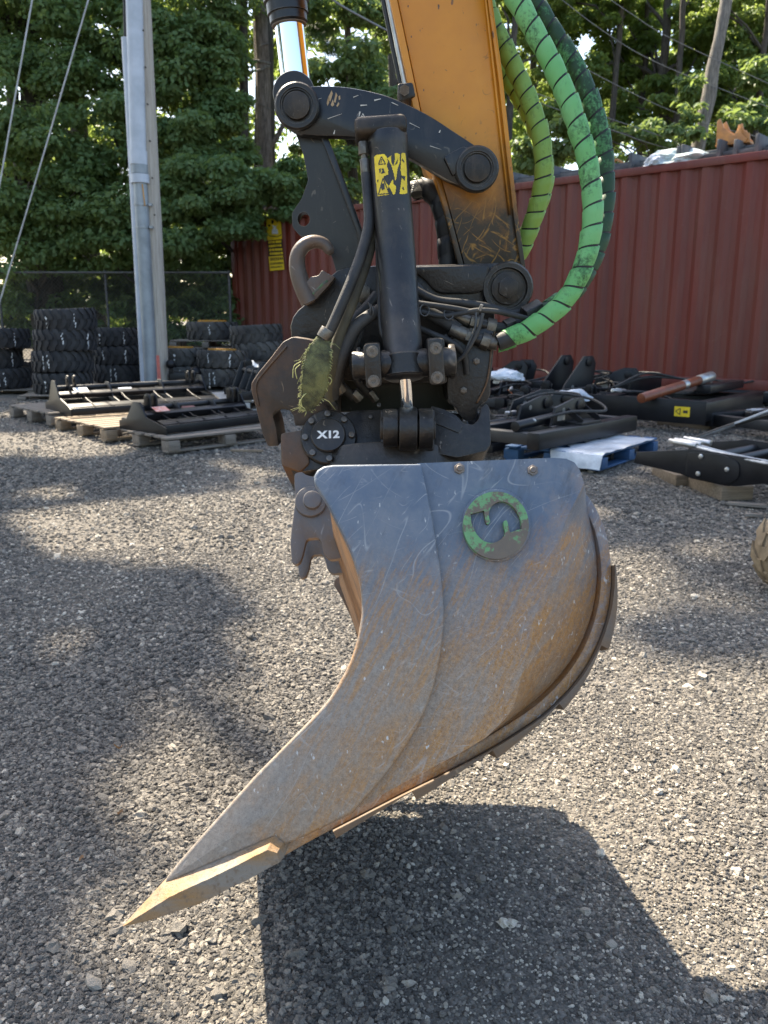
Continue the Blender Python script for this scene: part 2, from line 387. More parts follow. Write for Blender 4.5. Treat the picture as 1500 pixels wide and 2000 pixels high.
def bucket_mat():
    t = NT('worn_bucket_steel'); s = t.sep()
    u, v = s[0], s[2]
    big = t.noise(5, 5, .6); mid = t.noise(16, 6, .65); fine = t.noise(150, 6, .8); grit = t.noise(520, 4, .8)
    paint = t.mix(t.ramp(mid, [(.38, 0.0), (.64, 1.0)]), (.090, .118, .160), (.150, .168, .195))
    # bare, sand-polished steel where soil runs over the plate (lower part)
    low = t.math('ADD', v, t.math('MULTIPLY', t.math('SUBTRACT', big, .5), .30))
    low = t.math('ADD', low, t.math('MULTIPLY', t.math('SUBTRACT', fine, .5), .16))
    bare_f = t.ramp(low, [(.30, 1.0), (.56, 0.0)])
    bare = t.mix(t.ramp(fine, [(.36, 0.0), (.62, 1.0)]), (.30, .255, .205), (.195, .16, .125))
    c = t.mix(t.math('MULTIPLY', bare_f, .95), paint, bare)
    # ochre rust on the belly and in a band across the plate
    belly = t.math('ADD', t.math('MULTIPLY', u, .9), t.math('MULTIPLY', v, -.9))
    bf = t.ramp(t.math('ADD', belly, t.math('MULTIPLY', t.math('SUBTRACT', mid, .5), .45)), [(-.02, 0.0), (.14, .8), (.26, 1.0), (.62, 1.0), (.75, .4)])
    up = t.ramp(t.math('ADD', v, t.math('MULTIPLY', t.math('SUBTRACT', big, .5), .25)), [(.50, 1.0), (.68, 0.0)])
    st1 = t.ramp(t.noise(16, 7, .8, .4, t.map((.30, .4, 2.2), co=t.map((1, 1, 1), (0, R(48), 0)))), [(.43, 0.0), (.60, 1.0)])
    st2 = t.ramp(t.noise(44, 7, .85, .5, t.map((.22, .4, 1.8), (0, 0, 0), (3, 1, 2), t.map((1, 1, 1), (0, R(62), 0)))), [(.46, 0.0), (.58, 1.0)])
    rf = t.math('MULTIPLY', t.math('MULTIPLY', bf, up), t.math('ADD', t.math('ADD', t.math('MULTIPLY', st1, .6), t.math('MULTIPLY', st2, .6)), .22), clamp=True)
    band = t.ramp(t.math('ADD', v, t.math('MULTIPLY', t.math('SUBTRACT', mid, .5), .3)), [(.16, 0.0), (.28, .8), (.42, .8), (.52, 0.0)])
    rf = t.math('MAXIMUM', rf, t.math('MULTIPLY', band, st2))
    rust = t.mix(t.ramp(fine, [(.36, 0.0), (.66, 1.0)]), (.44, .205, .035), (.24, .105, .025))
    c = t.mix(t.math('MULTIPLY', rf, t.ramp(grit, [(.36, .35), (.58, 1.0)])), c, rust)
    # dark grime streaks and fine pits
    c = t.mix(t.math('MULTIPLY', t.ramp(t.noise(22, 6, .75, 0, t.map((.4, 1, 1.4), (0, 0, 0), (7, 0, 3), t.map((1, 1, 1), (0, R(70), 0)))), [(.54, 0.0), (.70, .6)]), t.math('SUBTRACT', 1.0, bare_f, clamp=True)), c, (.055, .056, .06))
    c = t.mix(t.math('MULTIPLY', t.ramp(grit, [(.56, 0.0), (.66, .75)]), t.math('ADD', t.math('MULTIPLY', bare_f, .8), .15)), c, (.06, .042, .03))
    # scratches: long wandering ones and short hatching
    sc_ = [t.scratch(9, .0036, .50, (0, R(35), 0), (.22, 1, 1), 1.0), t.scratch(16, .006, .52, (0, R(58), 0), (.18, 1, 1), 4.0), t.scratch(26, .009, .54, (0, R(-28), 0), (.2, 1, 1), 9.0),
           t.scratch(14, .005, .52, (0, R(80), 0), (.25, 1, 1), 15.0), t.scratch(40, .014, .55, (0, R(48), 0), (.16, 1, 1), 21.0), t.scratch(46, .014, .57, (0, R(12), 0), (.2, 1, 1), 27.0), t.scratch(6, .0022, .52, (0, R(20), 0), (.7, 1, 1), 33.0)]
    sm = sc_[0]
    for q in sc_[1:]: sm = t.math('MAXIMUM', sm, q)
    c = t.mix(t.math('MULTIPLY', sm, t.ramp(big, [(.3, .15), (.6, .48)])), c, (.42, .41, .39))
    nick = t.math('MULTIPLY', t.ramp(t.noise(150, 2, .5, 0, t.map((1, 1, .45), (0, .5, 0))), [(.67, 0.0), (.71, 1.0)]), t.ramp(mid, [(.47, 0.0), (.58, 1.0)]))
    c = t.mix(nick, c, (.48, .46, .43))
    h = t.math('ADD', t.math('MULTIPLY', grit, .5), t.math('SUBTRACT', fine, t.math('MULTIPLY', sm, .5)))
    return t.done(c, t.math('ADD', t.math('MULTIPLY', mid, .25), .36), .18, t.bump(h, .22, .003))
bucket_steel = bucket_mat()
def edge_mat():
    t = NT('polished_cutting_edge')
    fine = t.noise(120, 5, .7); mid = t.noise(14, 5, .6, 0, t.map((.4, 1, 2), (0, R(25), 0)))
    c = t.mix(t.ramp(mid, [(.42, 0.0), (.6, 1.0)]), (.185, .155, .12), (.24, .135, .05))
    c = t.mix(t.ramp(fine, [(.52, 0.0), (.66, .8)]), c, (.13, .085, .05))
    return t.done(c, .62, .08, t.bump(fine, .5, .004))
edge_steel = edge_mat()
rust_orange = plain('bright_orange_rust', (.24, .115, .035), (.10, .055, .028), 18, .8, 0, .3, 150)
rust_brown = worn('dark_rust_plate', (.10, .078, .060), (.17, .105, .055), (.3, .22, .14), 9, .65, .1, (.42, .66), .006, .3, 150)
ear_steel = worn('grey_worn_ear_steel', (.11, .11, .115), (.16, .105, .065), (.28, .26, .24), 9, .5, .25, (.45, .72), .006, .2, 160)
def emblem_mat():
    t = NT('worn_green_emblem')
    n = t.math('ADD', t.math('MULTIPLY', t.noise(22, 4, .6), .7), t.math('MULTIPLY', t.noise(160, 4, .7), .3))
    s = t.sep()
    k = t.math('ADD', n, t.math('MULTIPLY', t.math('SUBTRACT', s[0], s[2]), -.9))
    green = t.mix(t.noise(70, 3, .6), (.095, .235, .085), (.16, .32, .14))
    metal = t.mix(t.noise(60, 4, .7), (.17, .125, .08), (.09, .075, .06))
    c = t.mix(t.ramp(k, [(.485, 0.0), (.53, 1.0)]), metal, green)
    return t.done(c, .5, .1, t.bump(t.noise(200, 4, .6), .25, .002))
emblem_green = emblem_mat()
def stick_mat():
    t = NT('yellow_orange_arm_paint'); s = t.sep()
    n = t.noise(7, 5, .6); f = t.noise(60, 5, .7)
    c = t.mix(t.ramp(n, [(.35, 0.0), (.7, 1.0)]), (.60, .235, .007), (.50, .18, .006))
    # grease and dirt caked near the pins at the foot of the arm
    z = t.math('ADD', s[2], t.math('MULTIPLY', t.math('SUBTRACT', t.noise(9, 6, .7), .5), .26))
    g = t.ramp(z, [(.13, 1.0), (.31, 0.0)])
    g = t.math('MULTIPLY', g, t.ramp(t.noise(26, 6, .75), [(.28, .8), (.46, 1.0)]))
    c = t.mix(g, c, t.mix(f, (.012, .010, .008), (.035, .026, .016)))
    straw = t.math('MAXIMUM', t.math('MAXIMUM', t.scratch(22, .013, .44, (0, R(40), 0), (.3, 1, 1)), t.scratch(30, .016, .48, (0, R(75), 0), (.3, 1, 1), 8.0)), t.scratch(30, .016, .46, (0, R(-35), 0), (.3, 1, 1), 5.0))
    c = t.mix(t.math('MULTIPLY', straw, t.math('MULTIPLY', g, .75)), c, (.42, .21, .035))
    chip = t.math('MULTIPLY', t.ramp(t.noise(75, 3, .6, 0, t.map((1, 1, .6), (0, .6, 0))), [(.665, 0.0), (.69, 1.0)]), t.ramp(n, [(.42, 0.0), (.6, 1.0)]))
    c = t.mix(chip, c, (.05, .03, .02))
    c = t.mix(t.math('MULTIPLY', t.scratch(12, .005, .56, (0, .4, 0)), .6), c, (.10, .05, .02))
    return t.done(c, t.math('ADD', t.math('MULTIPLY', f, .2), .28), 0, t.bump(f, .05, .003))
stick_paint = stick_mat()
def container_mat():
    t = NT('red_container_paint'); co = t.map((1.2, 1, .12))
    n = t.noise(2.2, 5, .6, 0, co); f = t.noise(24, 5, .7)
    c = t.mix(t.ramp(n, [(.35, 0.0), (.7, 1.0)]), (.155, .021, .011), (.10, .015, .008))
    c = t.mix(t.math('MULTIPLY', t.ramp(t.noise(5, 6, .7, 0, co), [(.48, 0.0), (.72, .7)]), 1.0), c, (.17, .055, .035))
    c = t.mix(t.ramp(t.noise(9, 6, .75, 0, t.map((2.5, 1, .06))), [(.56, 0.0), (.74, .75)]), c, (.085, .030, .018))
    c = t.mix(t.ramp(t.noise(1.1, 4, .6, 0, t.map((1, 1, .6))), [(.45, 0.0), (.75, .5)]), c, (.11, .045, .03))
    c = t.mix(t.ramp(t.noise(16, 5, .75), [(.66, 0.0), (.72, .7)]), c, (.08, .03, .015))
    c = t.mix(t.math('MULTIPLY', t.scratch(2.5, .003, .6, (0, .4, 0)), .5), c, (.28, .16, .13))
    return t.done(c, .5, 0, t.bump(f, .08, .01))
container_red = container_mat()
def gravel_mat():
    t = NT('crushed_stone_ground')
    co = t.co
    v1 = t.vor(62, 'F1', co, 'Color'); d1 = t.vor(62, 'F1', co); v2 = t.vor(150, 'F1', co, 'Color'); d2 = t.vor(150, 'F1', co)
    def cells(c):
        n = t.n.new('ShaderNodeSeparateColor'); t.link(c, n.inputs[0]); return n.outputs[0]
    a = t.ramp(cells(v1), [(0, (.05, .047, .043)), (.4, (.12, .112, .10)), (.75, (.20, .182, .158)), (1, (.34, .305, .255))])
    b = t.ramp(cells(v2), [(0, (.045, .042, .038)), (.6, (.14, .128, .112)), (1, (.27, .24, .20))])
    sel = t.ramp(t.noise(9, 4, .6), [(.42, 0.0), (.58, 1.0)])
    c = t.mix(sel, a, b)
    patch = t.noise(.55, 5, .6)
    c = t.mix(t.ramp(patch, [(.40, 0.0), (.62, .4)]), c, (.17, .15, .12))
    c = t.mix(t.math('MULTIPLY', t.ramp(d1, [(.0, 0.0), (.9, .4)]), 1), c, (.06, .055, .05))
    h = t.math('ADD', t.math('MULTIPLY', d1, -1.0), t.math('MULTIPLY', d2, -.5))
    return t.done(c, .92, 0, t.bump(h, .9, .012), .25)
gravel_ground = gravel_mat()
def stone_mat():
    t = NT('crushed_stone')
    at_ = t.n.new('ShaderNodeAttribute'); at_.attribute_type = 'INSTANCER'; at_.attribute_name = 'shade'
    c = t.ramp(at_.outputs['Fac'], [(0, (.06, .057, .053)), (.22, (.125, .118, .108)), (.58, (.205, .188, .164)), (.84, (.30, .27, .228)), (.95, (.42, .375, .31)), (1, (.66, .60, .50))])
    c = t.mix(t.math('MULTIPLY', t.noise(5, 4, .6), .3), c, (.15, .13, .10))
    return t.done(c, .9, 0, t.bump(t.noise(7, 4, .65), .5, .05), .3)
stone_m = stone_mat()
def leaf_mat(name, c1, c2, trans, tc):
    t = NT(name)
    oi = t.n.new('ShaderNodeAttribute'); oi.attribute_name = 'tint'
    c = t.mix(oi.outputs['Fac'], c1, c2)
    t.done(c, .5, 0, None, .35)
    tr = t.n.new('ShaderNodeBsdfTranslucent'); t.link(t.mix(oi.outputs['Fac'], tc, tuple(x * .75 for x in tc)), tr.inputs[0])
    mx = t.n.new('ShaderNodeMixShader'); mx.inputs[0].default_value = trans
    t.link(t.bsdf.outputs[0], mx.inputs[1]); t.link(tr.outputs[0], mx.inputs[2]); t.link(mx.outputs[0], t.out.inputs[0])
    return t.m
leaf_oak = leaf_mat('oak_leaves', (.085, .155, .060), (.18, .26, .11), .45, (.30, .40, .10))
leaf_light = leaf_mat('bright_leaves', (.080, .14, .038), (.14, .21, .062), .5, (.36, .46, .10))
leaf_pine = leaf_mat('pine_needles', (.026, .060, .024), (.045, .09, .035), .25, (.12, .2, .05))
def bark_mat(name, c1, c2):
    t = NT(name); co = t.map((6, 6, 1.0))
    n = t.noise(5, 6, .7, .4, co); c = t.mix(t.ramp(n, [(.38, 0.0), (.62, 1.0)]), c1, c2)
    return t.done(c, .9, 0, t.bump(n, .9, .03))
bark_brown = bark_mat('brown_bark', (.10, .078, .062), (.26, .21, .175))
bark_dark = bark_mat('dark_bark', (.035, .030, .025), (.10, .085, .07))
bark_pale = bark_mat('pale_bark', (.10, .093, .08), (.24, .22, .19))
def polewood():
    t = NT('weathered_pole_wood'); co = t.map((9, 9, .35))
    n = t.noise(6, 6, .7, .2, co)
    c = t.mix(t.ramp(n, [(.36, 0.0), (.64, 1.0)]), (.30, .265, .22), (.46, .42, .36))
    return t.done(c, .9, 0, t.bump(n, .6, .015))
pole_wood = polewood()
# ---------------------------------------------------------------- ground and gravel
def ground():
    xs = np.concatenate([np.linspace(-400, -14, 14), np.arange(-13.5, 13.6, .5), np.linspace(14, 400, 14)])
    ys = np.concatenate([np.linspace(-60, -4, 8), np.arange(-3, 20, .5), np.linspace(20.5, 600, 24)])
    nx, ny = len(xs), len(ys)
    V = [(x, y, gz(x, y) + .012 * noise.noise(Vector((x * .6, y * .6, 0)))) for y in ys for x in xs]
    F = [(j * nx + i, j * nx + i + 1, (j + 1) * nx + i + 1, (j + 1) * nx + i) for j in range(ny - 1) for i in range(nx - 1)]
    me = bpy.data.meshes.new('ground'); me.from_pydata(V, [], F); me.materials.append(gravel_ground)
    for p in me.polygons: p.use_smooth = True
    o = bpy.data.objects.new('ground', me); col.objects.link(o); o['kind'] = 'structure'
ground()
def floor_mat():
    t = NT('shade_dark_litter_soil'); c = t.mix(t.ramp(t.noise(3, 6, .7), [(.4, 0.0), (.65, 1.0)]), (.035, .027, .018), (.075, .058, .035))
    return t.done(c, .95, 0, t.bump(t.noise(30, 5, .7), .8, .03))
bm = BM(); vs_ = [bm.verts.new(p) for p in ((-120, 17.2, .316), (120, 17.2, .316), (120, 90, .316), (-120, 90, .316))]; bm.faces.new(vs_)  # dark soil sheet added over sunlit ground, its colour standing in for tree shade
fl = obj('shaded_forest_floor', bm, floor_mat(), None); fl['kind'] = 'structure'
def gravel():
    g = np.random.default_rng(3)
    P = []; S = []; C = []
    # density by distance band: stones shrink out of sight with distance
    for y0, y1, n, smin, smax in ((.6, 1.7, 92000, .0030, .0078), (1.7, 2.8, 92000, .0036, .0088), (2.8, 4.5, 84000, .0048, .0108), (4.5, 7.5, 62000, .0065, .0135), (7.5, 11, 24000, .010, .018)):
        y = np.sqrt(g.uniform(y0 * y0, y1 * y1, n)); x = g.uniform(-1, 1, n) * (y * .60 + .75)
        s = smin + (smax - smin) * g.random(n) ** 2.6
        P.append(np.stack([x, y], 1)); S.append(s); C.append(g.random(n))
    # larger loose stones
    n = 3000; y = g.uniform(.9, 8.5, n); x = g.uniform(-1, 1, n) * (y * .56 + .2)
    P.append(np.stack([x, y], 1)); S.append((.0085 + .014 * g.random(n) ** 3) * (.75 + .35 * np.minimum(y / 5, 1))); C.append(g.uniform(.35, 1.02, n))
    P = np.concatenate(P); S = np.concatenate(S); C = np.concatenate(C)
    # worn-in patches: packed fines with few loose stones, and darker, coarser drifts between them
    pn = np.array([noise.noise(Vector((a * .9, b * .55, 4))) + .5 * noise.noise(Vector((a * 2.6, b * 2.1, 9))) for a, b in P])
    keep = (g.random(len(P)) > np.clip((pn - .10) * 1.6, 0, .5)) | (S > .0105)
    C = np.clip(C + pn * .18, 0, 1); S = S * (1 - .45 * np.clip(pn, -.8, .8))
    P, S, C = P[keep], S[keep], C[keep]
    z = .3 * np.clip((P[:, 1] - 2.5) / 8.5, 0, 1) + S * g.uniform(-.1, .45, len(S))
    z += np.array([.012 * noise.noise(Vector((a * .6, b * .6, 0))) for a, b in P])
    me = bpy.data.meshes.new('gravel'); me.vertices.add(len(P))
    me.vertices.foreach_set('co', np.column_stack([P, z]).astype(np.float32).ravel())
    for nm, arr in (('scl', S), ('shade', C)):
        a = me.attributes.new(nm, 'FLOAT', 'POINT'); a.data.foreach_set('value', arr.astype(np.float32))
    o = bpy.data.objects.new('gravel', me); col.objects.link(o)
    setp(o, 'loose crushed grey stone covering the yard', 'gravel', kind='stuff')
    ng = bpy.data.node_groups.new('gravel_scatter', 'GeometryNodeTree')
    ng.interface.new_socket('Geometry', in_out='INPUT', socket_type='NodeSocketGeometry')
    ng.interface.new_socket('Geometry', in_out='OUTPUT', socket_type='NodeSocketGeometry')
    N = ng.nodes; L = ng.links
    gi = N.new('NodeGroupInput'); go = N.new('NodeGroupOutput')
    g2i = N.new('GeometryNodeGeometryToInstance')
    for k in range(5):
        ico = N.new('GeometryNodeMeshIcoSphere'); ico.inputs['Subdivisions'].default_value = 2
        sp = N.new('GeometryNodeSetPosition')
        nz = N.new('ShaderNodeTexNoise'); nz.noise_dimensions = '4D'; nz.inputs['W'].default_value = 3.7 * k + 1
        nz.inputs['Scale'].default_value = 1.1; nz.inputs['Detail'].default_value = 1.0
        sub = N.new('ShaderNodeVectorMath'); sub.operation = 'SUBTRACT'; sub.inputs[1].default_value = (.5, .5, .5)
        mul = N.new('ShaderNodeVectorMath'); mul.operation = 'SCALE'; mul.inputs['Scale'].default_value = 2.2
        L.new(nz.outputs['Color'], sub.inputs[0]); L.new(sub.outputs[0], mul.inputs[0])
        L.new(ico.outputs[0], sp.inputs['Geometry']); L.new(mul.outputs[0], sp.inputs['Offset'])
        tr = N.new('GeometryNodeTransform'); tr.inputs['Scale'].default_value = ((1, .8, .62), (1.1, .9, .7), (.9, .7, .6), (1, 1, .7), (1.3, .75, .55))[k]
        L.new(sp.outputs[0], tr.inputs['Geometry'])
        sm = N.new('GeometryNodeSetShadeSmooth'); sm.inputs['Shade Smooth'].default_value = False
        L.new(tr.outputs[0], sm.inputs[0])
        ms = N.new('GeometryNodeSetMaterial'); ms.inputs['Material'].default_value = stone_m
        L.new(sm.outputs[0], ms.inputs['Geometry']); L.new(ms.outputs[0], g2i.inputs[0])
    iop = N.new('GeometryNodeInstanceOnPoints'); iop.inputs['Pick Instance'].default_value = True
    L.new(gi.outputs[0], iop.inputs['Points']); L.new(g2i.outputs[0], iop.inputs['Instance'])
    na = N.new('GeometryNodeInputNamedAttribute'); na.data_type = 'FLOAT'; na.inputs['Name'].default_value = 'scl'
    L.new(na.outputs['Attribute'], iop.inputs['Scale'])
    rv = N.new('FunctionNodeRandomValue'); rv.data_type = 'FLOAT_VECTOR'
    rv.inputs[0].default_value = (-.5, -.5, 0); rv.inputs[1].default_value = (.5, .5, 6.28)
    er = N.new('FunctionNodeEulerToRotation'); L.new(rv.outputs[0], er.inputs[0]); L.new(er.outputs[0], iop.inputs['Rotation'])
    ri = N.new('FunctionNodeRandomValue'); ri.data_type = 'INT'; ri.inputs[4].default_value = 0; ri.inputs[5].default_value = 4; ri.inputs['Seed'].default_value = 5
    L.new(ri.outputs[2], iop.inputs['Instance Index'])
    L.new(iop.outputs[0], go.inputs[0])
    md = o.modifiers.new('scatter', 'NODES'); md.node_group = ng
gravel()
# ---------------------------------------------------------------- grading bucket
TILT = R(25)
F0 = Frame(at(820, 905, 1.20), TILT, R(2.3))
FB = Frame(F0.M @ F0.p(240, 1810), TILT, R(2.3))
BW = 1.31
bucket = thing('grading_bucket', 'wide worn steel digging bucket tilted beneath the arm, round green emblem on its side', 'bucket', FB.M)
def loft(bm, profs, cap=True):
    rings = [[bm.verts.new(p) for p in pr] for pr in profs]; n = len(rings[0])
    for a, b in zip(rings, rings[1:]):
        for k in range(n): bm.faces.new((a[k], a[(k + 1) % n], b[(k + 1) % n], b[k]))
    if cap: bm.faces.new(rings[0][::-1]); bm.faces.new(rings[-1])
seam = cr([(700, 1576), (770, 1492), (815, 1420), (845, 1350), (862, 1270), (868, 1200), (862, 1120), (850, 1040), (835, 960), (822, 905)], 5)
front_edge = [(650, 907), (632, 910), (620, 917), (613, 929), (614, 944), (640, 985)] + cr([(670, 1045), (690, 1092), (703, 1140), (707, 1180), (704, 1215), (694, 1262), (675, 1310), (640, 1368), (585, 1427), (500, 1513)], 4) + [(400, 1625), (345, 1688), (326, 1712), (319, 1728)]
front_px = front_edge + [(430, 1680), (538, 1634), (556, 1650), (600, 1632), (660, 1603), (690, 1588)] + seam
bm = BM(); prism(bm, FB.uv(front_px, 0), 0, .024, .0045, 3); obj('side_cutter', bm, bucket_steel, bucket)
bend = cr([(1141, 945), (1104, 1020), (1085, 1081), (1067, 1160), (1043, 1235), (1020, 1310), (1000, 1385), (950, 1440)], 4)
outer = cr([(1141, 945), (1152, 1005), (1164, 1076), (1165, 1141), (1155, 1200), (1130, 1265), (1090, 1322), (1040, 1372), (950, 1440)], 4)
def resamp(px, n):
    P = np.array(px); s = np.concatenate([[0], np.cumsum(np.hypot(*(P[1:] - P[:-1]).T))])
    q = np.linspace(0, s[-1], n); return [(np.interp(a, s, P[:, 0]), np.interp(a, s, P[:, 1])) for a in q]
rear_px = [(x - 8, y) for x, y in seam[::-1]] 
rear_px = [(814, 905), (960, 899), (1082, 894), (1106, 896), (1122, 903), (1132, 917)] + bend + [(900, 1470), (800, 1522), (700, 1578)] + [(x - 8, y) for x, y in seam[1:-1]]
bm = BM(); prism(bm, FB.uv(rear_px, .014), .014, .026); obj('side_plate', bm, bucket_steel, bucket)
# bent rear corner of the side
bm = BM(); A = resamp(bend, 22); B = resamp(outer, 22); rows = []
for k in range(7):
    t = k / 6; w = .0140 + .0705 * t ** 1.35
    rows.append([FB.p(a[0] + (b[0] - a[0]) * t, a[1] + (b[1] - a[1]) * t, w) for a, b in zip(A, B)])
G = [[bm.verts.new(p) for p in r] for r in rows]
for a, b in zip(G, G[1:]):
    for i in range(21): bm.faces.new((a[i], a[i + 1], b[i + 1], b[i]))
bmesh.ops.remove_doubles(bm, verts=bm.verts[:], dist=1e-5)
obj('bent_corner', bm, bucket_steel, bucket, 1.2)
# shell: rolled back and floor of the bucket
S = resamp(cr([(1078, 935), (1104, 955), (1136, 990), (1160, 1040), (1171, 1095), (1172, 1142), (1164, 1200), (1141, 1265), (1103, 1325), (1050, 1378), (1000, 1413), (940, 1450), (860, 1492), (780, 1531), (700, 1572), (600, 1624), (530, 1664)], 6), 60)
Suv = np.array(FB.uv(S, .10))
Tn = np.gradient(Suv, axis=0); Nn = np.stack([-Tn[:, 1], Tn[:, 0]], 1); Nn /= np.linalg.norm(Nn, axis=1)[:, None]
if Nn[30, 0] < 0: Nn = -Nn
def shell_poly(i0, i1, o0, o1a, o1b):
    idx = range(i0, i1 + 1)
    inner = [tuple(Suv[i] + Nn[i] * o0) for i in idx]
    out_ = [tuple(Suv[i] + Nn[i] * (o1a + (o1b - o1a) * (i - i0) / (i1 - i0))) for i in idx]
    return inner + out_[::-1]
bm = BM(); prism(bm, shell_poly(0, 59, -.006, .011, .011), .076, BW - .076, .003); obj('shell', bm, bucket_steel, bucket)
for i0, i1, a, b in ((11, 19, .013, .026), (19, 26, .013, .024), (26, 34, .013, .026), (34, 43, .013, .026), (43, 52, .013, .022)):
    bm = BM(); prism(bm, shell_poly(i0, i1, .0115, a, b), .062, BW - .062, .003); obj('wear_strip', bm, rust_brown, bucket)
# far side plate, roof plate, inner front plate
full_px = front_edge + [(430, 1680), (538, 1634), (600, 1632), (700, 1578), (800, 1528), (940, 1455)] + outer[::-1] + [(1132, 917), (1106, 896), (814, 905)]
bm = BM(); prism(bm, FB.uv(full_px, 0), BW - .02, BW); obj('side_plate', bm, rust_brown, bucket)
uvt = FB.uv([(660, 913), (1120, 905)], 0)
bm = BM(); prism(bm, [(uvt[0][0], uvt[0][1]), (uvt[1][0], uvt[1][1]), (uvt[1][0], uvt[1][1] - .014), (uvt[0][0], uvt[0][1] - .014)], .021, BW - .021); obj('roof_plate', bm, rust_brown, bucket)
a, b = FB.uv([(652, 936), (738, 1180)], 0)
dx = Vector((b[0] - a[0], b[1] - a[1])).normalized(); nx_ = (-dx.y * .012, dx.x * .012)
bm = BM(); prism(bm, [a, b, (b[0] + nx_[0] * -1, b[1] - nx_[1]), (a[0] - nx_[0], a[1] - nx_[1])], .03, BW - .021); obj('inner_plate', bm, rust_orange, bucket)
# cutting edge
pA = [(240, 1809), (330, 1752), (430, 1706), (522, 1660), (541, 1666), (546, 1684), (499, 1710), (387, 1766), (284, 1800)]
pM = [(241, 1807), (322, 1736), (430, 1690), (530, 1642), (549, 1652), (553, 1675), (502, 1709), (388, 1765), (285, 1800)]
pB = [(242, 1806), (318, 1722), (430, 1675), (540, 1628), (556, 1642), (558, 1666), (506, 1706), (390, 1763), (286, 1799)]
bm = BM()
loft(bm, [[FB.p(x, y, w) for x, y in pr] for pr, w in ((pA, -.020), (pM, -.006), (pB, .003))] + [[Vector((q.x, BW + .012, q.z)) for q in (FB.p(x, y, .003) for x, y in pB)]])
bevel_all(bm, .0034, 2, .35)
bmesh.ops.subdivide_edges(bm, edges=[e for e in bm.edges if e.calc_length() > .02], cuts=10, use_grid_fill=True)
for v in bm.verts: v.co += Vector((noise.noise(v.co * 45), 0, noise.noise(v.co * 45 + Vector((7, 3, 1))))) * .0008 + Vector((noise.noise(v.co * 140), noise.noise(v.co * 140 + Vector((3, 0, 0))), noise.noise(v.co * 140 + Vector((0, 5, 0))))) * .0005
obj('cutting_edge', bm, edge_steel, bucket, .7)
# emblem: raised ring with two opposed commas
EC = (969, 1026); ew = .014
def em(px, py): q = FB.p(px, py, ew); return (q.x, q.z)
def eu(a, r, sq=1.0): return em(EC[0] + r * math.cos(R(a)), EC[1] - 68 / 65 * r * math.sin(R(a)))
bm = BM(); prism(bm, [eu(a, 68 if not 215 < a < 300 else 69) for a in range(0, 360, 8)], ew - .004, ew + .001, .003); obj('emblem_base', bm, bucket_steel, bucket)
def zo(pts): return [(880 + x / 8.333, 930 + y / 8.333) for x, y in pts]
hole_a = zo(cr([(325, 615), (345, 770), (400, 900), (480, 1010), (580, 1070), (690, 1085), (790, 1050), (860, 985), (890, 920), (870, 830), (862, 770), (875, 730), (905, 720), (925, 745), (945, 830), (965, 915)], 3)) + zo([(1160, 855)]) + zo(cr([(1140, 700), (1080, 580), (1010, 490), (920, 430), (820, 410), (730, 440), (660, 500), (625, 590), (628, 680), (645, 735), (620, 775), (585, 770), (565, 700), (545, 560)], 3))
ring = [(EC[0] + 64 * math.cos(R(a)), EC[1] - 66 * math.sin(R(a))) for a in range(0, 360, 6)]
bm = BM()
ov = [bm.verts.new((q.x, ew - .0125, q.z)) for q in (FB.p(x, y, ew - .0125) for x, y in ring)]
iv = [bm.verts.new((q.x, ew - .0125, q.z)) for q in (FB.p(x, y, ew - .0125) for x, y in hole_a)]
es = [bm.edges.new((ov[i], ov[(i + 1) % len(ov)])) for i in range(len(ov))] + [bm.edges.new((iv[i], iv[(i + 1) % len(iv)])) for i in range(len(iv))]
bmesh.ops.triangle_fill(bm, use_beauty=True, use_dissolve=False, edges=es)
ret = bmesh.ops.extrude_face_region(bm, geom=bm.faces[:])
for v in [g for g in ret['geom'] if isinstance(g, bmesh.types.BMVert)]: v.co.y = ew - .0035
emb = obj('emblem', bm, emblem_green, bucket); emb['label'] = 'raised round emblem with flaking green paint'
# put the emblem's own origin at its centre so its paint sits on it
ce = FB.p(EC[0], EC[1], ew); emb.data.transform(Matrix.Translation(-ce)); emb.location = ce
for x, y in ((897, 916), (1040, 919)):
    bm = BM(); q = FB.p(x, y, .014); hexa(bm, q + Vector((0, .002, 0)), q - Vector((0, .004, 0)), .0085)
    cyl(bm, q - Vector((0, .003, 0)), q - Vector((0, .0065, 0)), .006, .004, 12); obj('side_bolt', bm, ear_steel, bucket)
# mounting ears
ear_px = [(575, 924), (590, 921), (597, 927), (612, 931), (690, 930), (760, 960), (760, 1088), (679, 1089), (645, 1094), (632, 1081), (628, 1060), (622, 1050), (602, 1052), (597, 1058), (592, 1083), (586, 1099), (577, 1104), (570, 1097), (567, 1062), (569, 1036), (573, 1006), (577, 976), (575, 950)]
for w in (.46, .68):
    bm = BM(); uvs = FB.uv(rnd(ear_px, 6, 3), .46); prism(bm, uvs, w, w + .026, .002); ear = obj('mounting_ear', bm, ear_steel, bucket)
    q = FB.p(607, 981, .46); bm = BM()
    cyl(bm, (q.x, w + .002, q.z), (q.x, w - .012, q.z), .033, .031, 28, bev=.002); cyl(bm, (q.x + .004, w - .010, q.z), (q.x + .004, w - .028, q.z), .019, .018, 24, bev=.002)
    obj('pin_boss', bm, ear_steel, ear)

# ---------------------------------------------------------------- tiltrotator
YM = 2.02
FU = Frame(at(760, 800, 1.85))
FT0 = Frame(at(642, 855, 1.735), TILT)
tr = thing('tiltrotator', 'black cast tiltrotator with X12 cover plate between the arm and the bucket', 'tiltrotator', FU.M)
TL = FU.I @ FT0.M
def tobj(name, bm, m, parent=tr, ang=.6):
    o = obj(name, bm, m, None, ang); o.parent = parent
    if parent is tr: o.matrix_local = TL
    return o
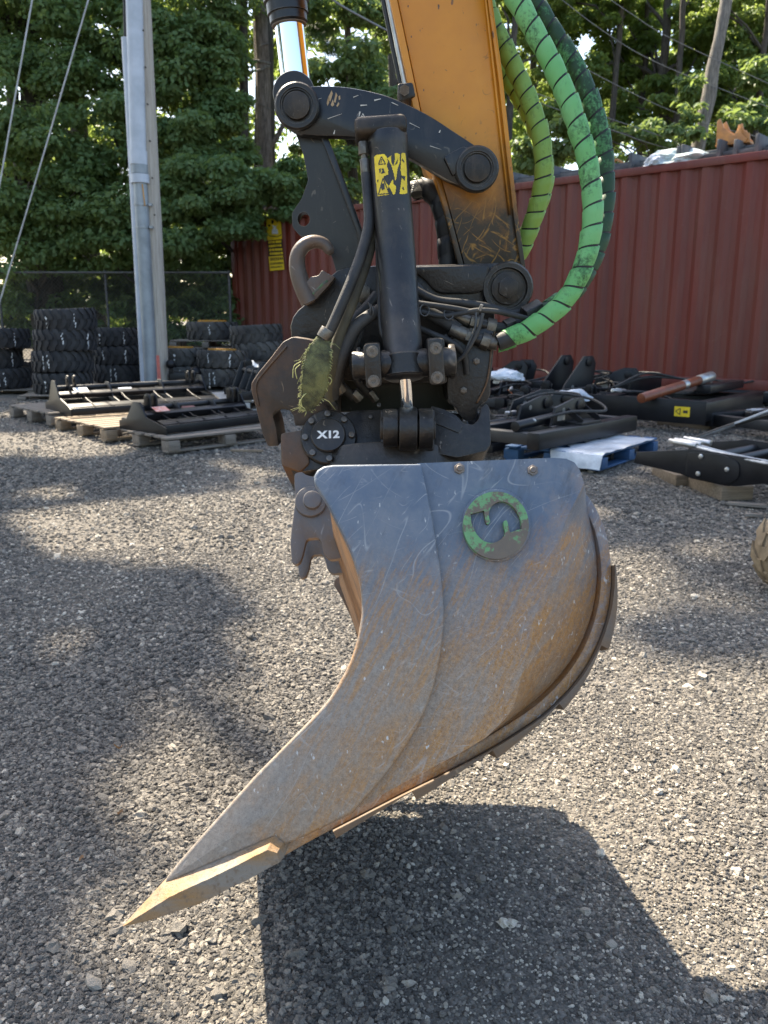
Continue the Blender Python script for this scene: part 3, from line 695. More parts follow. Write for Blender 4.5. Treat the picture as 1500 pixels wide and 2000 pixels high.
# --- tilted lower half
bm = BM(); prism(bm, FT0.uv(rnd([(547, 848), (600, 838), (690, 800), (842, 797), (842, 892), (700, 906), (640, 915), (582, 923), (549, 908)], 7, 3), .012), .012, .30, .006)
tobj('rotor_housing', bm, black_cast)
q = FT0.p(575, 880, .01); bm = BM()
prism(bm, FT0.uv(rnd([(548, 846), (598, 838), (604, 905), (586, 921), (550, 909)], 5, 3), .004), .004, .16, .005); tobj('corner_block', bm, brown_cast)
bm = BM(); c = FT0.p(762, 925, .17)
cyl(bm, c + Vector((0, 0, -.07)), c + Vector((0, 0, .015)), .215, .215, 48, bev=.006); cyl(bm, c + Vector((0, 0, -.10)), c + Vector((0, 0, -.07)), .19, .205, 48); tobj('rotor_ring', bm, black_cast)
# cover plate
s = FT0.upx(1, 0); cc = FT0.p(642, 854, 0); bm = BM()
lathe(bm, cc + Vector((0, .014, 0)), (0, -1, 0), [(0, 54.5 * s), (.016, 54.5 * s), (.019, 52 * s), (.019, 36 * s)], 48); cov = tobj('cover_plate', bm, black_cast)
bm = BM(); lathe(bm, cc + Vector((0, -.004, 0)), (0, -1, 0), [(0, 33.5 * s), (.013, 33.5 * s), (.0155, 31.5 * s), (.016, 0)], 40); o = tobj('cap', bm, black_paint, cov)
for k in range(8):
    a = R(k * 45 + 3); p = cc + Vector((45 * s * math.cos(a), -.004, 45 * s * math.sin(a))); bm = BM()
    cyl(bm, p, p + Vector((0, -.009, 0)), 6.3 * s, 6 * s, 16, bev=.001); cyl(bm, p + Vector((0, -.0085, 0)), p + Vector((0, -.0093, 0)), 3.2 * s, n=6); tobj('cover_bolt', bm, bolt_steel, cov)
fc = bpy.data.curves.new('lettering', 'FONT'); fc.body = 'X12'; fc.align_x = 'CENTER'; fc.align_y = 'CENTER'
fc.size = 1.0; fc.extrude = .01; fc.offset = .04; fc.resolution_u = 4
fo = bpy.data.objects.new('lettering_source', fc); col.objects.link(fo)
bpy.context.view_layer.update()
me = bpy.data.meshes.new_from_object(fo.evaluated_get(bpy.context.evaluated_depsgraph_get()))
bpy.data.objects.remove(fo); me.name = 'lettering'
xs_ = [v.co.x for v in me.vertices]; ys_ = [v.co.y for v in me.vertices]
wx, wy = max(xs_) - min(xs_), max(ys_) - min(ys_)
me.transform(Matrix.Translation((-(max(xs_) + min(xs_)) / 2, -(max(ys_) + min(ys_)) / 2, 0)))
me.transform(Matrix.Rotation(R(-1.5), 4, 'Y') @ Matrix.Rotation(R(90), 4, 'X') @ Matrix.Diagonal((44 * s / wx, 15.5 * s / wy, .05, 1)))
lt = mobj('lettering', me, white_paint, cov, cc + Vector((0, -.0203, 0)))
# rod eye and its lugs (pin lies left-right)
ec = FT0.p(796, 838, -.075); s2 = FT0.upx(1, -.075)
def xcyl(name, x0, x1, r, m, yc=838, w=-.075, parent=tr, n=32, bev=.003):
    a = FT0.p(x0, yc, w); b = FT0.p(x1, yc, w); b_ = BM(); cyl(b_, a, b, r * s2, n=n, bev=bev); return tobj(name, b_, m, parent)
xcyl('eye_lug', 748, 777, 37, black_cast, 836); xcyl('rod_eye', 779, 814, 42, black_cast, 838); xcyl('eye_lug', 817, 845, 40, black_cast, 838)
xcyl('eye_pin', 742, 850, 22, pin_steel, 837)
bm = BM(); prism(bm, FT0.uv(rnd([(742, 800), (850, 800), (848, 880), (744, 884)], 6, 3), -.03), -.035, .02, .005); tobj('lug_base', bm, black_cast)
bm = BM(); prism(bm, FT0.uv(rnd([(842, 792), (868, 799), (893, 812), (905, 826), (925, 829), (935, 817), (939, 797), (950, 787), (957, 798), (959, 868), (950, 881), (893, 894), (838, 883)], 4, 3), -.02), -.02, .24, .004); gp = tobj('guard_plate', bm, black_cast)
bm = BM(); prism(bm, FT0.uv([(846, 802), (893, 818), (903, 834), (896, 846), (848, 826)], -.022), -.024, -.0201, .001); tobj('guard_rib', bm, black_cast)
bm = BM(); prism(bm, FT0.uv(rnd([(690, 802), (845, 800), (905, 808), (905, 822), (690, 824)], 6, 3), .03), .03, .2, .004); tobj('top_flange', bm, black_cast)
for x, y in ((724, 815), (725, 880), (645, 795), (740, 792)):
    p = FT0.p(x, y, .012); bm = BM(); cyl(bm, p, p + Vector((0, -.006, 0)), 4 * s, n=12, bev=.0006); tobj('small_bolt', bm, bolt_steel)

# --- upright upper half
Y = FU.Y
def upr(name, px, y0, y1, m, bev=.004, r=5, parent=tr, n=3):
    b_ = BM(); prism(b_, FU.uv(rnd(px, r, n) if r else px, Y(y0)), Y(y0), Y(y1), bev); return obj(name, b_, m, parent)
body_px = [(569, 660), (567, 637), (572, 620), (582, 606), (594, 596), (594, 580), (612, 558), (645, 540), (660, 528), (680, 522), (735, 519), (860, 517)] + arc(988, 562, 49, 92, -62) + [(966, 610), (968, 650), (962, 700), (700, 705), (600, 695)]
upr('hitch_body', body_px, 1.845, 2.19, black_cast, .004, 0)
upr('raised_rail', [(738, 522), (958, 517), (948, 566), (930, 573), (862, 574), (846, 566), (832, 548), (815, 534), (738, 534)], 1.832, 1.85, black_cast, .006, 8)
upr('raised_lobe', [(735, 542), (806, 541), (826, 556), (838, 575), (836, 596), (735, 600)], 1.834, 1.85, black_cast, .006, 8)
px1 = 1.86 / FPX
hc = FU.p(990, 563, Y(1.845)); bm = BM()
lathe(bm, hc + Vector((0, .01, 0)), (0, -1, 0), [(0, 48 * px1), (.020, 48 * px1), (.025, 45 * px1), (.025, 37 * px1), (.012, 35 * px1), (.012, 0)], 44); eye = obj('hitch_eye', bm, black_cast, tr)
bm = BM(); cyl(bm, hc, hc + Vector((0, -.012, 0)), 30 * px1, n=32, bev=.002); hexa(bm, hc + Vector((0, -.010, 0)), hc + Vector((0, -.026, 0)), 20 * px1); obj('hex_bolt', bm, pin_steel, eye)
bc = FU.p(706, 572, Y(1.845)); bm = BM()
hexa(bm, bc + Vector((0, .004, 0)), bc + Vector((0, -.014, 0)), 18 * px1); cyl(bm, bc + Vector((0, -.012, 0)), bc + Vector((0, -.018, 0)), 12.5 * px1, n=24, bev=.0015); cyl(bm, bc + Vector((0, -.0175, 0)), bc + Vector((0, -.0185, 0)), 2.5 * px1, n=10)
obj('hitch_bolt', bm, fitting_steel, tr)
# lifting hook
hp = smooth_path(FU.path([(606, 590, Y(1.815)), (590, 556, Y(1.815)), (581, 525, Y(1.815)), (582, 498, Y(1.815)), (594, 480, Y(1.815)), (612, 472, Y(1.815)), (630, 475, Y(1.815)), (641, 485, Y(1.815)), (648, 497, Y(1.815))]), 6)
bm = BM(); tube(bm, hp, lambda t: (18.5 - 9.5 * t ** .8) * px1 * (1 if t < .93 else 1 - (t - .93) * 7), 16); lh = obj('lifting_hook', bm, hook_steel, tr, 1.0)
upr('hook_base', [(592, 560), (606, 541), (622, 538), (629, 527), (640, 534), (655, 541), (640, 560), (612, 590), (596, 598)], 1.80, 1.86, hook_steel, .005, 4)
wg = plain('green_overspray', (.06, .15, .045), (.09, .08, .065), 60, .6, 0, .2, 160, (.42, .6))
bm = BM(); tube(bm, [FU.p(x, y, Y(1.806)) for x, y in ((602, 586), (615, 571), (630, 556), (640, 548))], .007, 8); obj('painted_weld', bm, wg, tr, 2)
# forks that carry the tilt axis
left_fork = [(571, 658), (600, 662), (640, 672), (660, 700), (660, 830), (576, 832), (573, 812), (566, 802), (553, 799), (538, 802), (532, 812), (538, 830), (545, 871), (523, 872), (512, 846), (500, 797), (491, 765), (491, 748), (506, 726), (530, 697), (552, 668)]
upr('tilt_fork', left_fork, 1.765, 1.90, brown_cast, .003, 4)
right_fork = [(880, 665), (905, 645), (966, 640), (964, 690), (958, 745), (958, 772), (951, 783), (934, 796), (932, 812), (926, 822), (908, 822), (898, 812), (892, 798), (876, 788), (873, 755)]
upr('tilt_fork', right_fork, 1.765, 1.92, black_cast, .003, 4)
oc = worn('oily_olive_casting', (.055, .052, .036), (.03, .028, .022), (.11, .10, .08), 8, .5, 0, (.4, .7))
upr('center_casting', [(655, 690), (900, 690), (900, 802), (655, 806)], 1.90, 2.15, oc, .01, 6)
upr('crossbar', [(590, 668), (760, 690), (880, 680), (880, 745), (760, 752), (655, 742), (600, 720)], 1.80, 1.95, black_cast, .012, 14)
# trunnion and clamps
YT = 1.645; pt = YT / FPX
a = FU.p(688, 714, Y(YT)); b = FU.p(890, 706, Y(YT)); bm = BM(); cyl(bm, a, b, 27 * pt, n=32, bev=.004); trun = obj('trunnion', bm, black_cast, tr)
for x0, x1, yy, r in ((697, 706, 713, 34), (875, 888, 706, 33)):
    bm = BM(); cyl(bm, FU.p(x0, yy, Y(1.66)), FU.p(x1, yy - .4, Y(1.66)), r * pt, n=32, bev=.003); obj('bearing_boss', bm, black_cast, tr)
for px_, b2 in (([(709, 673), (742, 670), (746, 755), (715, 759)], ((727, 686), (730, 744))), ([(834, 663), (864, 660), (870, 749), (840, 753)], ((851, 680), (854, 737)))):
    upc = upr('trunnion_clamp', px_, 1.600, 1.665, black_cast, .003, 8)
    for x, y in b2:
        p = FU.p(x, y, Y(1.600)); bm = BM()
        lathe(bm, p + Vector((0, .001, 0)), (0, -1, 0), [(0, 11.5 * pt), (.003, 11.5 * pt), (.003, 9.2 * pt), (.009, 8.8 * pt), (.009, 4.5 * pt), (.005, 4.2 * pt), (.005, 0)], 20); obj('clamp_bolt', bm, bolt_steel, upc)
    upr('clamp_pedestal', [(x + (4 if x > 780 else 0), y) for x, y in px_], 1.6655, 1.81, black_cast, .003, 8)
# tilt cylinder
c0 = FU.p(791, 741, Y(1.645)); c1 = FU.p(757, 268, Y(1.775)); ax = (c1 - c0).normalized(); CL = (c1 - c0).length; cr_ = .0388
cyl_root = None
bm = BM(); lathe(bm, c0, ax, [(0, cr_ * .86), (.004, cr_ * 1.03), (.045, cr_ * 1.05), (.048, cr_ * 1.0), (CL - .03, cr_), (CL - .028, cr_ * 1.03), (CL - .006, cr_ * 1.04), (CL, cr_ * 1.04)], 48)
barrel = obj('tilt_cylinder', bm, barrel_paint, tr)
bm = BM(); lathe(bm, c0 + ax * .004, ax, [(0, cr_ * 1.0), (.002, cr_ * 1.13), (.040, cr_ * 1.13), (.044, cr_ * 1.0)], 48); obj('cylinder_collar', bm, black_cast, barrel)
top = c1 + ax * .0; Q = ax.to_track_quat('Z', 'Y').to_matrix()
xv = Vector((1, 0, 0)) - ax * ax.x; xv.normalize(); yv = ax.cross(xv)
rotm = Matrix((xv, yv, ax)).transposed()
bm = BM(); capc = c1 + ax * .013 - xv * .013; box(bm, capc, (.104, .074, .036), rotm); bevel_all(bm, .012, 4); obj('port_block', bm, pin_steel, barrel)
rp = c0 - ax * .0005
bm = BM(); re = FU.I @ (FT0.M @ FT0.p(797, 805, -.075)); cyl(bm, rp + (c0 - rp) + ax * .02, re, 12.5 * pt, n=28); obj('rod', bm, chrome, barrel)
bm = BM(); lathe(bm, re + (c0 - re).normalized() * -.002, (re - c0), [(-.012, 13.5 * pt), (0, 15 * pt), (.02, 22 * pt)], 24); obj('rod_clevis', bm, black_cast, barrel)
# torn warning label on the barrel, cut as a grid of cells so that it follows the round
def inside(p, poly):
    x, y = p; c = False; j = len(poly) - 1
    for i in range(len(poly)):
        if ((poly[i][1] > y) != (poly[j][1] > y)) and x < (poly[j][0] - poly[i][0]) * (y - poly[i][1]) / (poly[j][1] - poly[i][1]) + poly[i][0]: c = not c
        j = i
    return c
def zl(pts): return [(680 + x / 6.25, 220 + y / 6.25) for x, y in pts]
Lpolys = [zl([(318, 540), (345, 515), (440, 505), (470, 540), (485, 600), (470, 640), (490, 700), (485, 760), (440, 770), (430, 800), (495, 900), (480, 940), (500, 1000), (360, 1020), (335, 800)]),
          zl([(475, 560), (525, 525), (525, 600), (550, 660), (575, 560), (565, 500), (600, 490), (630, 510), (630, 600), (600, 700), (590, 800), (575, 830), (555, 740), (530, 650), (500, 590)]),
          zl([(495, 900), (545, 810), (550, 870), (585, 900), (575, 990), (550, 1000), (520, 940)]),
          zl([(650, 495), (698, 485), (715, 700), (722, 980), (690, 995), (628, 990), (640, 900), (655, 780), (640, 700)])]
def tri(a, b, c, w):
    out = []
    for p, q in ((a, b), (b, c), (c, a)):
        d = np.array(q, float) - np.array(p, float); n_ = np.array([-d[1], d[0]]) / np.linalg.norm(d) * w
        out.append([tuple(np.array(p) + n_), tuple(np.array(q) + n_), tuple(np.array(q) - n_), tuple(np.array(p) - n_)])
    return out
Lblack = [zl(q) for q in tri((370, 632), (405, 535), (455, 625), 6) + tri((368, 1000), (425, 800), (500, 985), 6)] + [zl([(398, 570), (412, 570), (410, 610), (400, 610)]), zl([(375, 690), (400, 680), (395, 735), (380, 735)]), zl([(410, 685), (430, 680), (450, 735), (400, 745), (415, 715)]), zl([(400, 870), (440, 860), (445, 930), (420, 950), (400, 920)]), zl([(355, 820), (368, 815), (368, 850), (357, 850)]), zl([(660, 560), (690, 600), (680, 610), (655, 580)]), zl([(640, 770), (700, 775), (690, 830), (660, 800)]), zl([(640, 960), (672, 900), (690, 950), (675, 945), (660, 920)]), zl([(560, 650), (610, 560), (600, 620)])]
Lred = []
def cyl_decal(name, polys, off, m, step=.0011):
    allp = [p for q in polys for p in q]; y0, y1 = min(p[1] for p in allp), max(p[1] for p in allp)
    fr_ = FU; bm = BM(); cache = {}
    def pix(i, j):                                 # i along axis, j angle
        p = c0 + ax * (i * step) + (xv * math.sin(j * step / cr_) - yv * (1 if yv.y > 0 else -1) * math.cos(j * step / cr_)) * (cr_ + off)
        return p
    camL = FU.C
    def project(p):
        v = (FU.M @ p) - CAM; d = v.y * math.cos(PITCH) - v.z * math.sin(PITCH); u = v.y * math.sin(PITCH) + v.z * math.cos(PITCH)
        return (750 + FPX * v.x / d, 1000 - FPX * u / d)
    nj = int(cr_ * 1.45 / step)
    for i in range(int(CL * .6 / step), int(CL / step)):
        if not y0 - 3 < project(pix(i, 0))[1] < y1 + 3: continue
        for j in range(-nj, nj):
            if any(inside(project(pix(i + .5, j + .5)), q) for q in polys):
                vs_ = []
                for a_, b_ in ((i, j), (i, j + 1), (i + 1, j + 1), (i + 1, j)):
                    if (a_, b_) not in cache: cache[a_, b_] = bm.verts.new(pix(a_, b_))
                    vs_.append(cache[a_, b_])
                bm.faces.new(vs_)
    return obj(name, bm, m, barrel, 2.0)
lab = cyl_decal('warning_label', Lpolys, .0006, label_yellow); lab['label'] = 'torn yellow warning label'
cyl_decal('label_print', Lblack, .0011, label_black)

# hoses on the tiltrotator
def hose(name, pts, r, m, parent, F=FU, n=12, sm=8):
    bm = BM(); P = smooth_path([F.p(x, y, F.Y(yy)) for x, y, yy in pts], sm)
    tube(bm, P, r, n); return obj(name, bm, m, parent, 1.2), P
q = FU.p(711, 290, Y(1.765)); up_ = Vector((-.01, 0, -1)).normalized()
bm = BM(); hexa(bm, FU.p(710, 278, Y(1.765)), FU.p(711, 303, Y(1.762)), 11.5 * pt); cyl(bm, FU.p(711, 302, Y(1.762)), FU.p(712, 312, Y(1.762)), 6.5 * pt, n=12); cyl(bm, FU.p(712, 311, Y(1.762)), FU.p(715, 346, Y(1.758)), 9.8 * pt, n=20, bev=.001); obj('hose_fitting', bm, fitting_steel, barrel)
hose('hydraulic_hose', [(715, 340, 1.757), (719, 390, 1.742), (720, 440, 1.722), (708, 490, 1.70), (690, 540, 1.68), (665, 600, 1.665), (645, 645, 1.66), (630, 668, 1.66)], 10.8 * pt, rubber, tr)
hose('hydraulic_hose', [(733, 400, 1.765), (728, 455, 1.745), (718, 500, 1.725), (700, 555, 1.705), (680, 610, 1.69), (660, 665, 1.685), (650, 720, 1.69), (645, 780, 1.72)], 11.5 * pt, olive_rubber, tr)
hose('hydraulic_hose', [(745, 603, 1.72), (722, 617, 1.70), (697, 637, 1.69), (680, 665, 1.69), (666, 700, 1.69), (655, 740, 1.70), (650, 775, 1.72)], 12.5 * pt, grey_rubber, tr)
hose('hydraulic_hose', [(700, 640, 1.70), (684, 680, 1.70), (668, 725, 1.71), (663, 770, 1.73)], 7 * pt, rubber, tr)
hose('steel_pipe', [(734, 395, 1.74), (737, 480, 1.715), (740, 560, 1.70), (743, 635, 1.68), (750, 660, 1.675), (758, 668, 1.67)], 4.5 * pt, rubber, tr)
hose('steel_pipe', [(742, 400, 1.742), (744, 500, 1.712), (747, 600, 1.69), (748, 650, 1.675)], 3.0 * pt, rubber, tr)
bm = BM()
for k in range(2):
    a = FU.p(718 + 5 * k, 606 + 3 * k, Y(1.70)); tube(bm, smooth_path([a + Vector((.013 * math.cos(t) * .5, -.0135 * abs(math.cos(t)) - .002, .014 * math.sin(t))) for t in np.linspace(-1.7, 1.7, 7)], 3), .0017, 6)
obj('cable_tie', bm, cable_tie, tr)
bm = BM(); cyl(bm, FU.p(642, 643, Y(1.66)), FU.p(632, 661, Y(1.66)), 14.5 * pt, 15 * pt, n=24, bev=.001); obj('sleeve_clamp', bm, fitting_steel, tr)
# frayed sleeve
g = random.Random(4); bm = BM()
sp = smooth_path(FU.path([(633, 657, Y(1.655)), (622, 690, Y(1.645)), (618, 725, Y(1.64)), (612, 760, Y(1.645)), (603, 795, Y(1.655)), (602, 803, Y(1.655))]), 8)
fr_ = frames_along(sp); rings = []
wd = [14, 19, 24, 26, 27, 27, 26, 24, 20, 15, 8, 3]
for i, (p, t, a_, b_) in enumerate(fr_):
    f = i / (len(fr_) - 1); W_ = np.interp(f * (len(wd) - 1), range(len(wd)), wd) * pt
    ring_ = []
    for k in range(20):
        an = 2 * math.pi * k / 20
        rr = 1 + .22 * noise.noise(Vector((math.cos(an) * 1.3, math.sin(an) * 1.3, f * 7)))
        ring_.append(bm.verts.new(p + (Vector((1, 0, 0)) * math.cos(an) + Vector((0, .26, .1)) * math.sin(an)) * W_ * rr))
    rings.append(ring_)
for a_, b_ in zip(rings, rings[1:]):
    for k in range(20): bm.faces.new((a_[k], a_[(k + 1) % 20], b_[(k + 1) % 20], b_[k]))
slv = obj('protective_sleeve', bm, sleeve_green, tr, 1.4); slv['label'] = 'frayed green fabric sleeve hanging off the hose'
bm = BM()
for k in range(220):
    r_ = g.choice(rings_pos) if False else None
    i = g.randrange(2, len(fr_)); p, t, a_, b_ = fr_[i]; f = i / (len(fr_) - 1); W_ = np.interp(f * (len(wd) - 1), range(len(wd)), wd) * pt
    sd = -1 if g.random() < .75 else 1
    s0 = p + Vector((sd * W_ * g.uniform(.85, 1.0), -.004 * g.random(), g.uniform(-.004, .004))); L_ = g.uniform(.002, .007) if g.random() < .93 else g.uniform(.015, .03)
    d = Vector((sd * g.uniform(.4, 1), g.uniform(-.5, .2), g.uniform(-.9, .5))).normalized()
    tube(bm, [s0, s0 + d * L_ * .5, s0 + d * L_ + Vector((0, 0, -L_ * .35))], .00045, 4)
for x0, y0, x1, y1, x2, y2 in ((588, 706, 574, 716, 572, 738), (586, 712, 577, 722, 580, 740), (594, 770, 585, 788, 596, 799), (598, 768, 588, 780, 590, 795), (640, 735, 648, 742, 644, 752)):
    tube(bm, smooth_path(FU.path([(x0, y0, Y(1.64)), (x1, y1, Y(1.64)), (x2, y2, Y(1.645))]), 5), .0009, 5)
obj('frayed_threads', bm, plain('pale_frayed_thread', (.46, .46, .20), (.30, .31, .12), 60, .9), slv, 2)

# ---------------------------------------------------------------- excavator arm
FA = Frame(at(990, 563, YM))
arm = thing('excavator_arm', 'yellow orange excavator arm with black linkage and green wrapped hoses, coming from above', 'excavator arm', FA.M)
YA = FA.Y
def aup(name, px, y0, y1, m, bev=.003, r=4, parent=arm):
    b_ = BM(); prism(b_, FA.uv(rnd(px, r, 3) if r else px, YA(y0)), YA(y0), YA(y1), bev); return obj(name, b_, m, parent)
web = [(689, -420), (902, -420), (953, 10), (972, 150), (987, 290), (1002, 420), (1018, 530), (1005, 600), (930, 600), (908, 520), (872, 385), (822, 215)]
aup('stick', web, 1.915, 2.125, stick_paint, .002, 3)
aup('stick_edge_plate', [(670, -420), (688, -420), (821, 215), (871, 385), (909, 530), (900, 536), (862, 390), (806, 205)], 1.905, 2.135, stick_paint, .002, 0)
aup('stick_edge_plate', [(903, -420), (914, -420), (963, 10), (981, 140), (997, 290), (1012, 420), (1027, 525), (1020, 540), (1003, 420), (988, 290), (973, 150), (954, 10)], 1.905, 2.135, stick_paint, .002, 0)
bm = BM(); tube(bm, [FA.p(x, y, YA(1.909)) for x, y in ((942, -60), (966, 150), (981, 290), (996, 420))], .0028, 6); obj('weld_bead', bm, stick_paint, arm, 2)
# linkage
link_px = arc(581, 210, 41, 250, 85, 14) + cr([(600, 169), (650, 168), (700, 174), (760, 189), (830, 221), (890, 259), (940, 292), (958, 303)], 5)[1:] + arc(930, 332, 41, 40, -120, 16) + cr([(885, 357), (866, 347), (823, 321), (797, 307), (745, 285), (695, 268), (620, 265), (585, 261)], 4)[1:]
for y0 in (1.850, 2.165): aup('link_plate', link_px, y0, y0 + .03, black_paint, .003, 0)
pl_ = 1.85 / FPX
# chipped paint on the near link plate
chip_tan = plain('bare_chip_tan', (.42, .30, .17), (.30, .19, .09), 60, .7); chip_white = plain('pale_chip', (.62, .58, .5), (.5, .45, .38), 60, .7)
bm = BM()
for pts_ in ([(640, 192), (648, 176), (650, 183), (645, 199)], [(652, 199), (656, 180), (659, 186), (655, 201)], [(661, 189), (664, 186), (665, 193), (662, 196)], [(638, 202), (641, 188), (643, 200), (640, 207)], [(646, 205), (650, 194), (653, 205), (649, 208)], [(657, 207), (661, 199), (663, 203), (659, 209)]):
    prism(bm, FA.uv(pts_, YA(1.8495)), YA(1.8492), YA(1.8503))
obj('paint_chip', bm, chip_tan, arm)['kind'] = 'stuff'
bm = BM()
for x0, y0, x1, y1, w_ in ((704, 206, 717, 205, 1.3), (731, 196, 744, 193, 1.3), (703, 218, 701, 228, 1.6), (707, 226, 705, 240, 1.8), (708, 222, 712, 228, 1.2), (858, 259, 860, 254, 1.4), (652, 262, 654, 254, 1.2), (765, 200, 778, 206, .8), (690, 190, 700, 186, .7), (800, 240, 820, 250, .6), (760, 225, 790, 232, .6), (640, 232, 668, 222, .6), (610, 196, 628, 192, .6), (840, 285, 862, 292, .6), (880, 300, 892, 296, .6)):
    d_ = np.array([x1 - x0, y1 - y0], float); n_ = np.array([-d_[1], d_[0]]) / np.linalg.norm(d_) * w_
    prism(bm, FA.uv([(x0 + n_[0], y0 + n_[1]), (x1 + n_[0] * .4, y1 + n_[1] * .4), (x1 - n_[0] * .4, y1 - n_[1] * .4), (x0 - n_[0], y0 - n_[1])], YA(1.8495)), YA(1.8491), YA(1.8503))
obj('paint_scratch', bm, chip_white, arm)['kind'] = 'stuff'
for (x, y), ro in (((581, 210), 40), ((930, 332), 40)):
    p = FA.p(x, y, YA(1.85)); bm = BM()
    lathe(bm, p + Vector((0, .004, 0)), (0, -1, 0), [(0, ro * pl_), (.018, ro * pl_), (.022, (ro - 3) * pl_), (.022, 30 * pl_), (.018, 29 * pl_), (.018, 27 * pl_), (.012, 27 * pl_)], 44); o = obj('pin_boss', bm, black_cast, arm)
    bm = BM(); cyl(bm, p + Vector((0, .33, 0)), p + Vector((0, -.022, 0)), 23.5 * pl_, n=36, bev=.002); obj('pin', bm, pin_steel, o)
aup('link_gusset', [(866, 306), (905, 285), (922, 292), (885, 345)], 1.835, 1.85, black_paint, .003, 6)
sidelink = [(578, 262), (634, 266), (668, 360), (700, 455), (712, 560), (665, 560), (648, 500), (612, 461), (585, 460), (571, 443), (570, 416), (589, 388), (602, 352), (592, 300)]
bm = BM(); uvs = FA.uv(rnd(sidelink, 5, 3), YA(1.885))
hole = FA.uv([(593 + 12 * math.cos(R(a)), 428 + 14 * math.sin(R(a))) for a in range(0, 360, 20)], YA(1.885))
ov = [bm.verts.new((u, YA(1.885), v)) for u, v in uvs]; iv = [bm.verts.new((u, YA(1.885), v)) for u, v in hole]
es = [bm.edges.new((ov[i], ov[(i + 1) % len(ov)])) for i in range(len(ov))] + [bm.edges.new((iv[i], iv[(i + 1) % len(iv)])) for i in range(len(iv))]
bmesh.ops.triangle_fill(bm, use_beauty=True, edges=es)
ret = bmesh.ops.extrude_face_region(bm, geom=bm.faces[:])
for v in [g_ for g_ in ret['geom'] if isinstance(g_, bmesh.types.BMVert)]: v.co.y = YA(1.93)
obj('side_link', bm, black_paint, arm)
aup('side_link_flange', [(626, 266), (640, 266), (676, 360), (710, 455), (718, 560), (706, 560), (697, 455), (662, 360)], 1.868, 2.16, black_paint, .002, 0)
aup('side_link', [(x + 3, y + 2) for x, y in [(578, 262), (634, 266), (668, 360), (700, 455), (712, 560), (665, 560), (648, 500), (612, 461), (602, 352), (592, 300)]], 2.11, 2.15, black_paint, .002, 4)
# bucket cylinder
r0 = FA.p(583, 205, YA(YM)); r1 = FA.p(505, -460, YA(YM)); axd = (r1 - r0).normalized(); pm = YM / FPX
bm = BM(); cyl(bm, r0, r1, 26 * pm, n=40); rodo = None
g1 = FA.p(562, 45, YA(YM))
gl = (g1 - r0).length
bm2 = BM(); lathe(bm2, r0 + axd * (gl - .004), axd, [(0, 30 * pm), (.004, 33 * pm), (.02, 33 * pm), (.021, 36 * pm), (.045, 36 * pm), (.046, 40 * pm), (.75, 40 * pm)], 40)
bcyl = obj('bucket_cylinder', bm2, black_paint, arm); obj('rod', bm, chrome, bcyl)
bm = BM(); lathe(bm, r0 + axd * (gl - .006), axd, [(0, 27 * pm), (0, 30.5 * pm), (.0018, 30.5 * pm)], 32); obj('wiper_seal', bm, rust_brown, bcyl)
bm = BM(); cyl(bm, r0 + Vector((0, -.10, 0)), r0 + Vector((0, .10, 0)), 36 * pm, n=32, bev=.004); obj('rod_eye', bm, black_cast, bcyl)
# steel tubes on the front of the stick
for x0, x1, yy in ((730, 789, 1.95), (741, 797, 1.93)):
    bm = BM(); tube(bm, [FA.p(x0 - 65, -420, YA(yy)), FA.p((x0 * .35 + x1 * .65), 95, YA(yy)), FA.p(x1, 190, YA(yy))], 5 * pm, 12); obj('steel_tube', bm, black_paint if x0 == 730 else zinc, arm, 1.2)
aup('tube_clamp', [(776, 163), (806, 160), (812, 188), (783, 198)], 1.90, 1.99, black_cast, .004, 5)
bm = BM(); cyl(bm, FA.p(790, 176, YA(1.90)), FA.p(790, 176, YA(1.885)), 9 * pm, n=6); obj('clamp_bolt', bm, bolt_steel, arm)
# wrapped hoses
def wrapped(label, pts, rpx, wm, yv_, pitch_px=36, gap=.04, seed=0, inner=rubber):
    P = smooth_path([FA.p(x, y, YA(yy)) for x, y, yy in pts], 10); sc_ = yv_ / FPX
    bm = BM(); tube(bm, resample(P, .012), rpx * sc_ * .93, 14); h = obj('hydraulic_hose', bm, inner, arm, 1.3); h['label'] = label
    obj('spiral_wrap', helix_strip(P, rpx * sc_, pitch_px * sc_, gap, .0021, seed, 18), wm, h, .9, False)
    return P
wrapped('bright green spiral wrapped hose', [(905, -330, 1.92), (938, -170, 1.89), (982, -45, 1.86), (1012, 5, 1.85), (1050, 72, 1.84), (1090, 150, 1.82), (1123, 232, 1.80), (1146, 310, 1.79), (1157, 385, 1.78), (1155, 455, 1.77), (1136, 528, 1.76), (1102, 588, 1.755), (1045, 636, 1.75), (1000, 658, 1.75), (966, 671, 1.75)], 17.5, wrap_green, 1.8, 38, .075, 1)
wrapped('grimy green spiral wrapped hose', [(945, -330, 2.06), (975, -170, 2.04), (1015, -50, 2.02), (1040, 0, 2.01), (1080, 62, 2.0), (1122, 128, 1.98), (1156, 205, 1.96), (1176, 280, 1.95), (1182, 350, 1.94), (1178, 430, 1.92), (1158, 505, 1.90), (1120, 568, 1.87), (1075, 602, 1.84), (1040, 618, 1.82)], 16.5, wrap_dirty, 1.96, 36, .08, 2)
wrapped('lime green spiral wrapped hose', [(915, -150, 2.10), (938, -30, 2.04), (960, 40, 2.0), (985, 92, 1.99), (1012, 148, 1.98), (1040, 212, 1.97), (1059, 280, 1.96), (1061, 345, 1.96), (1050, 400, 1.97), (1030, 460, 1.98), (1002, 520, 2.0)], 15.5, wrap_lime, 1.97, 30, .075, 3)
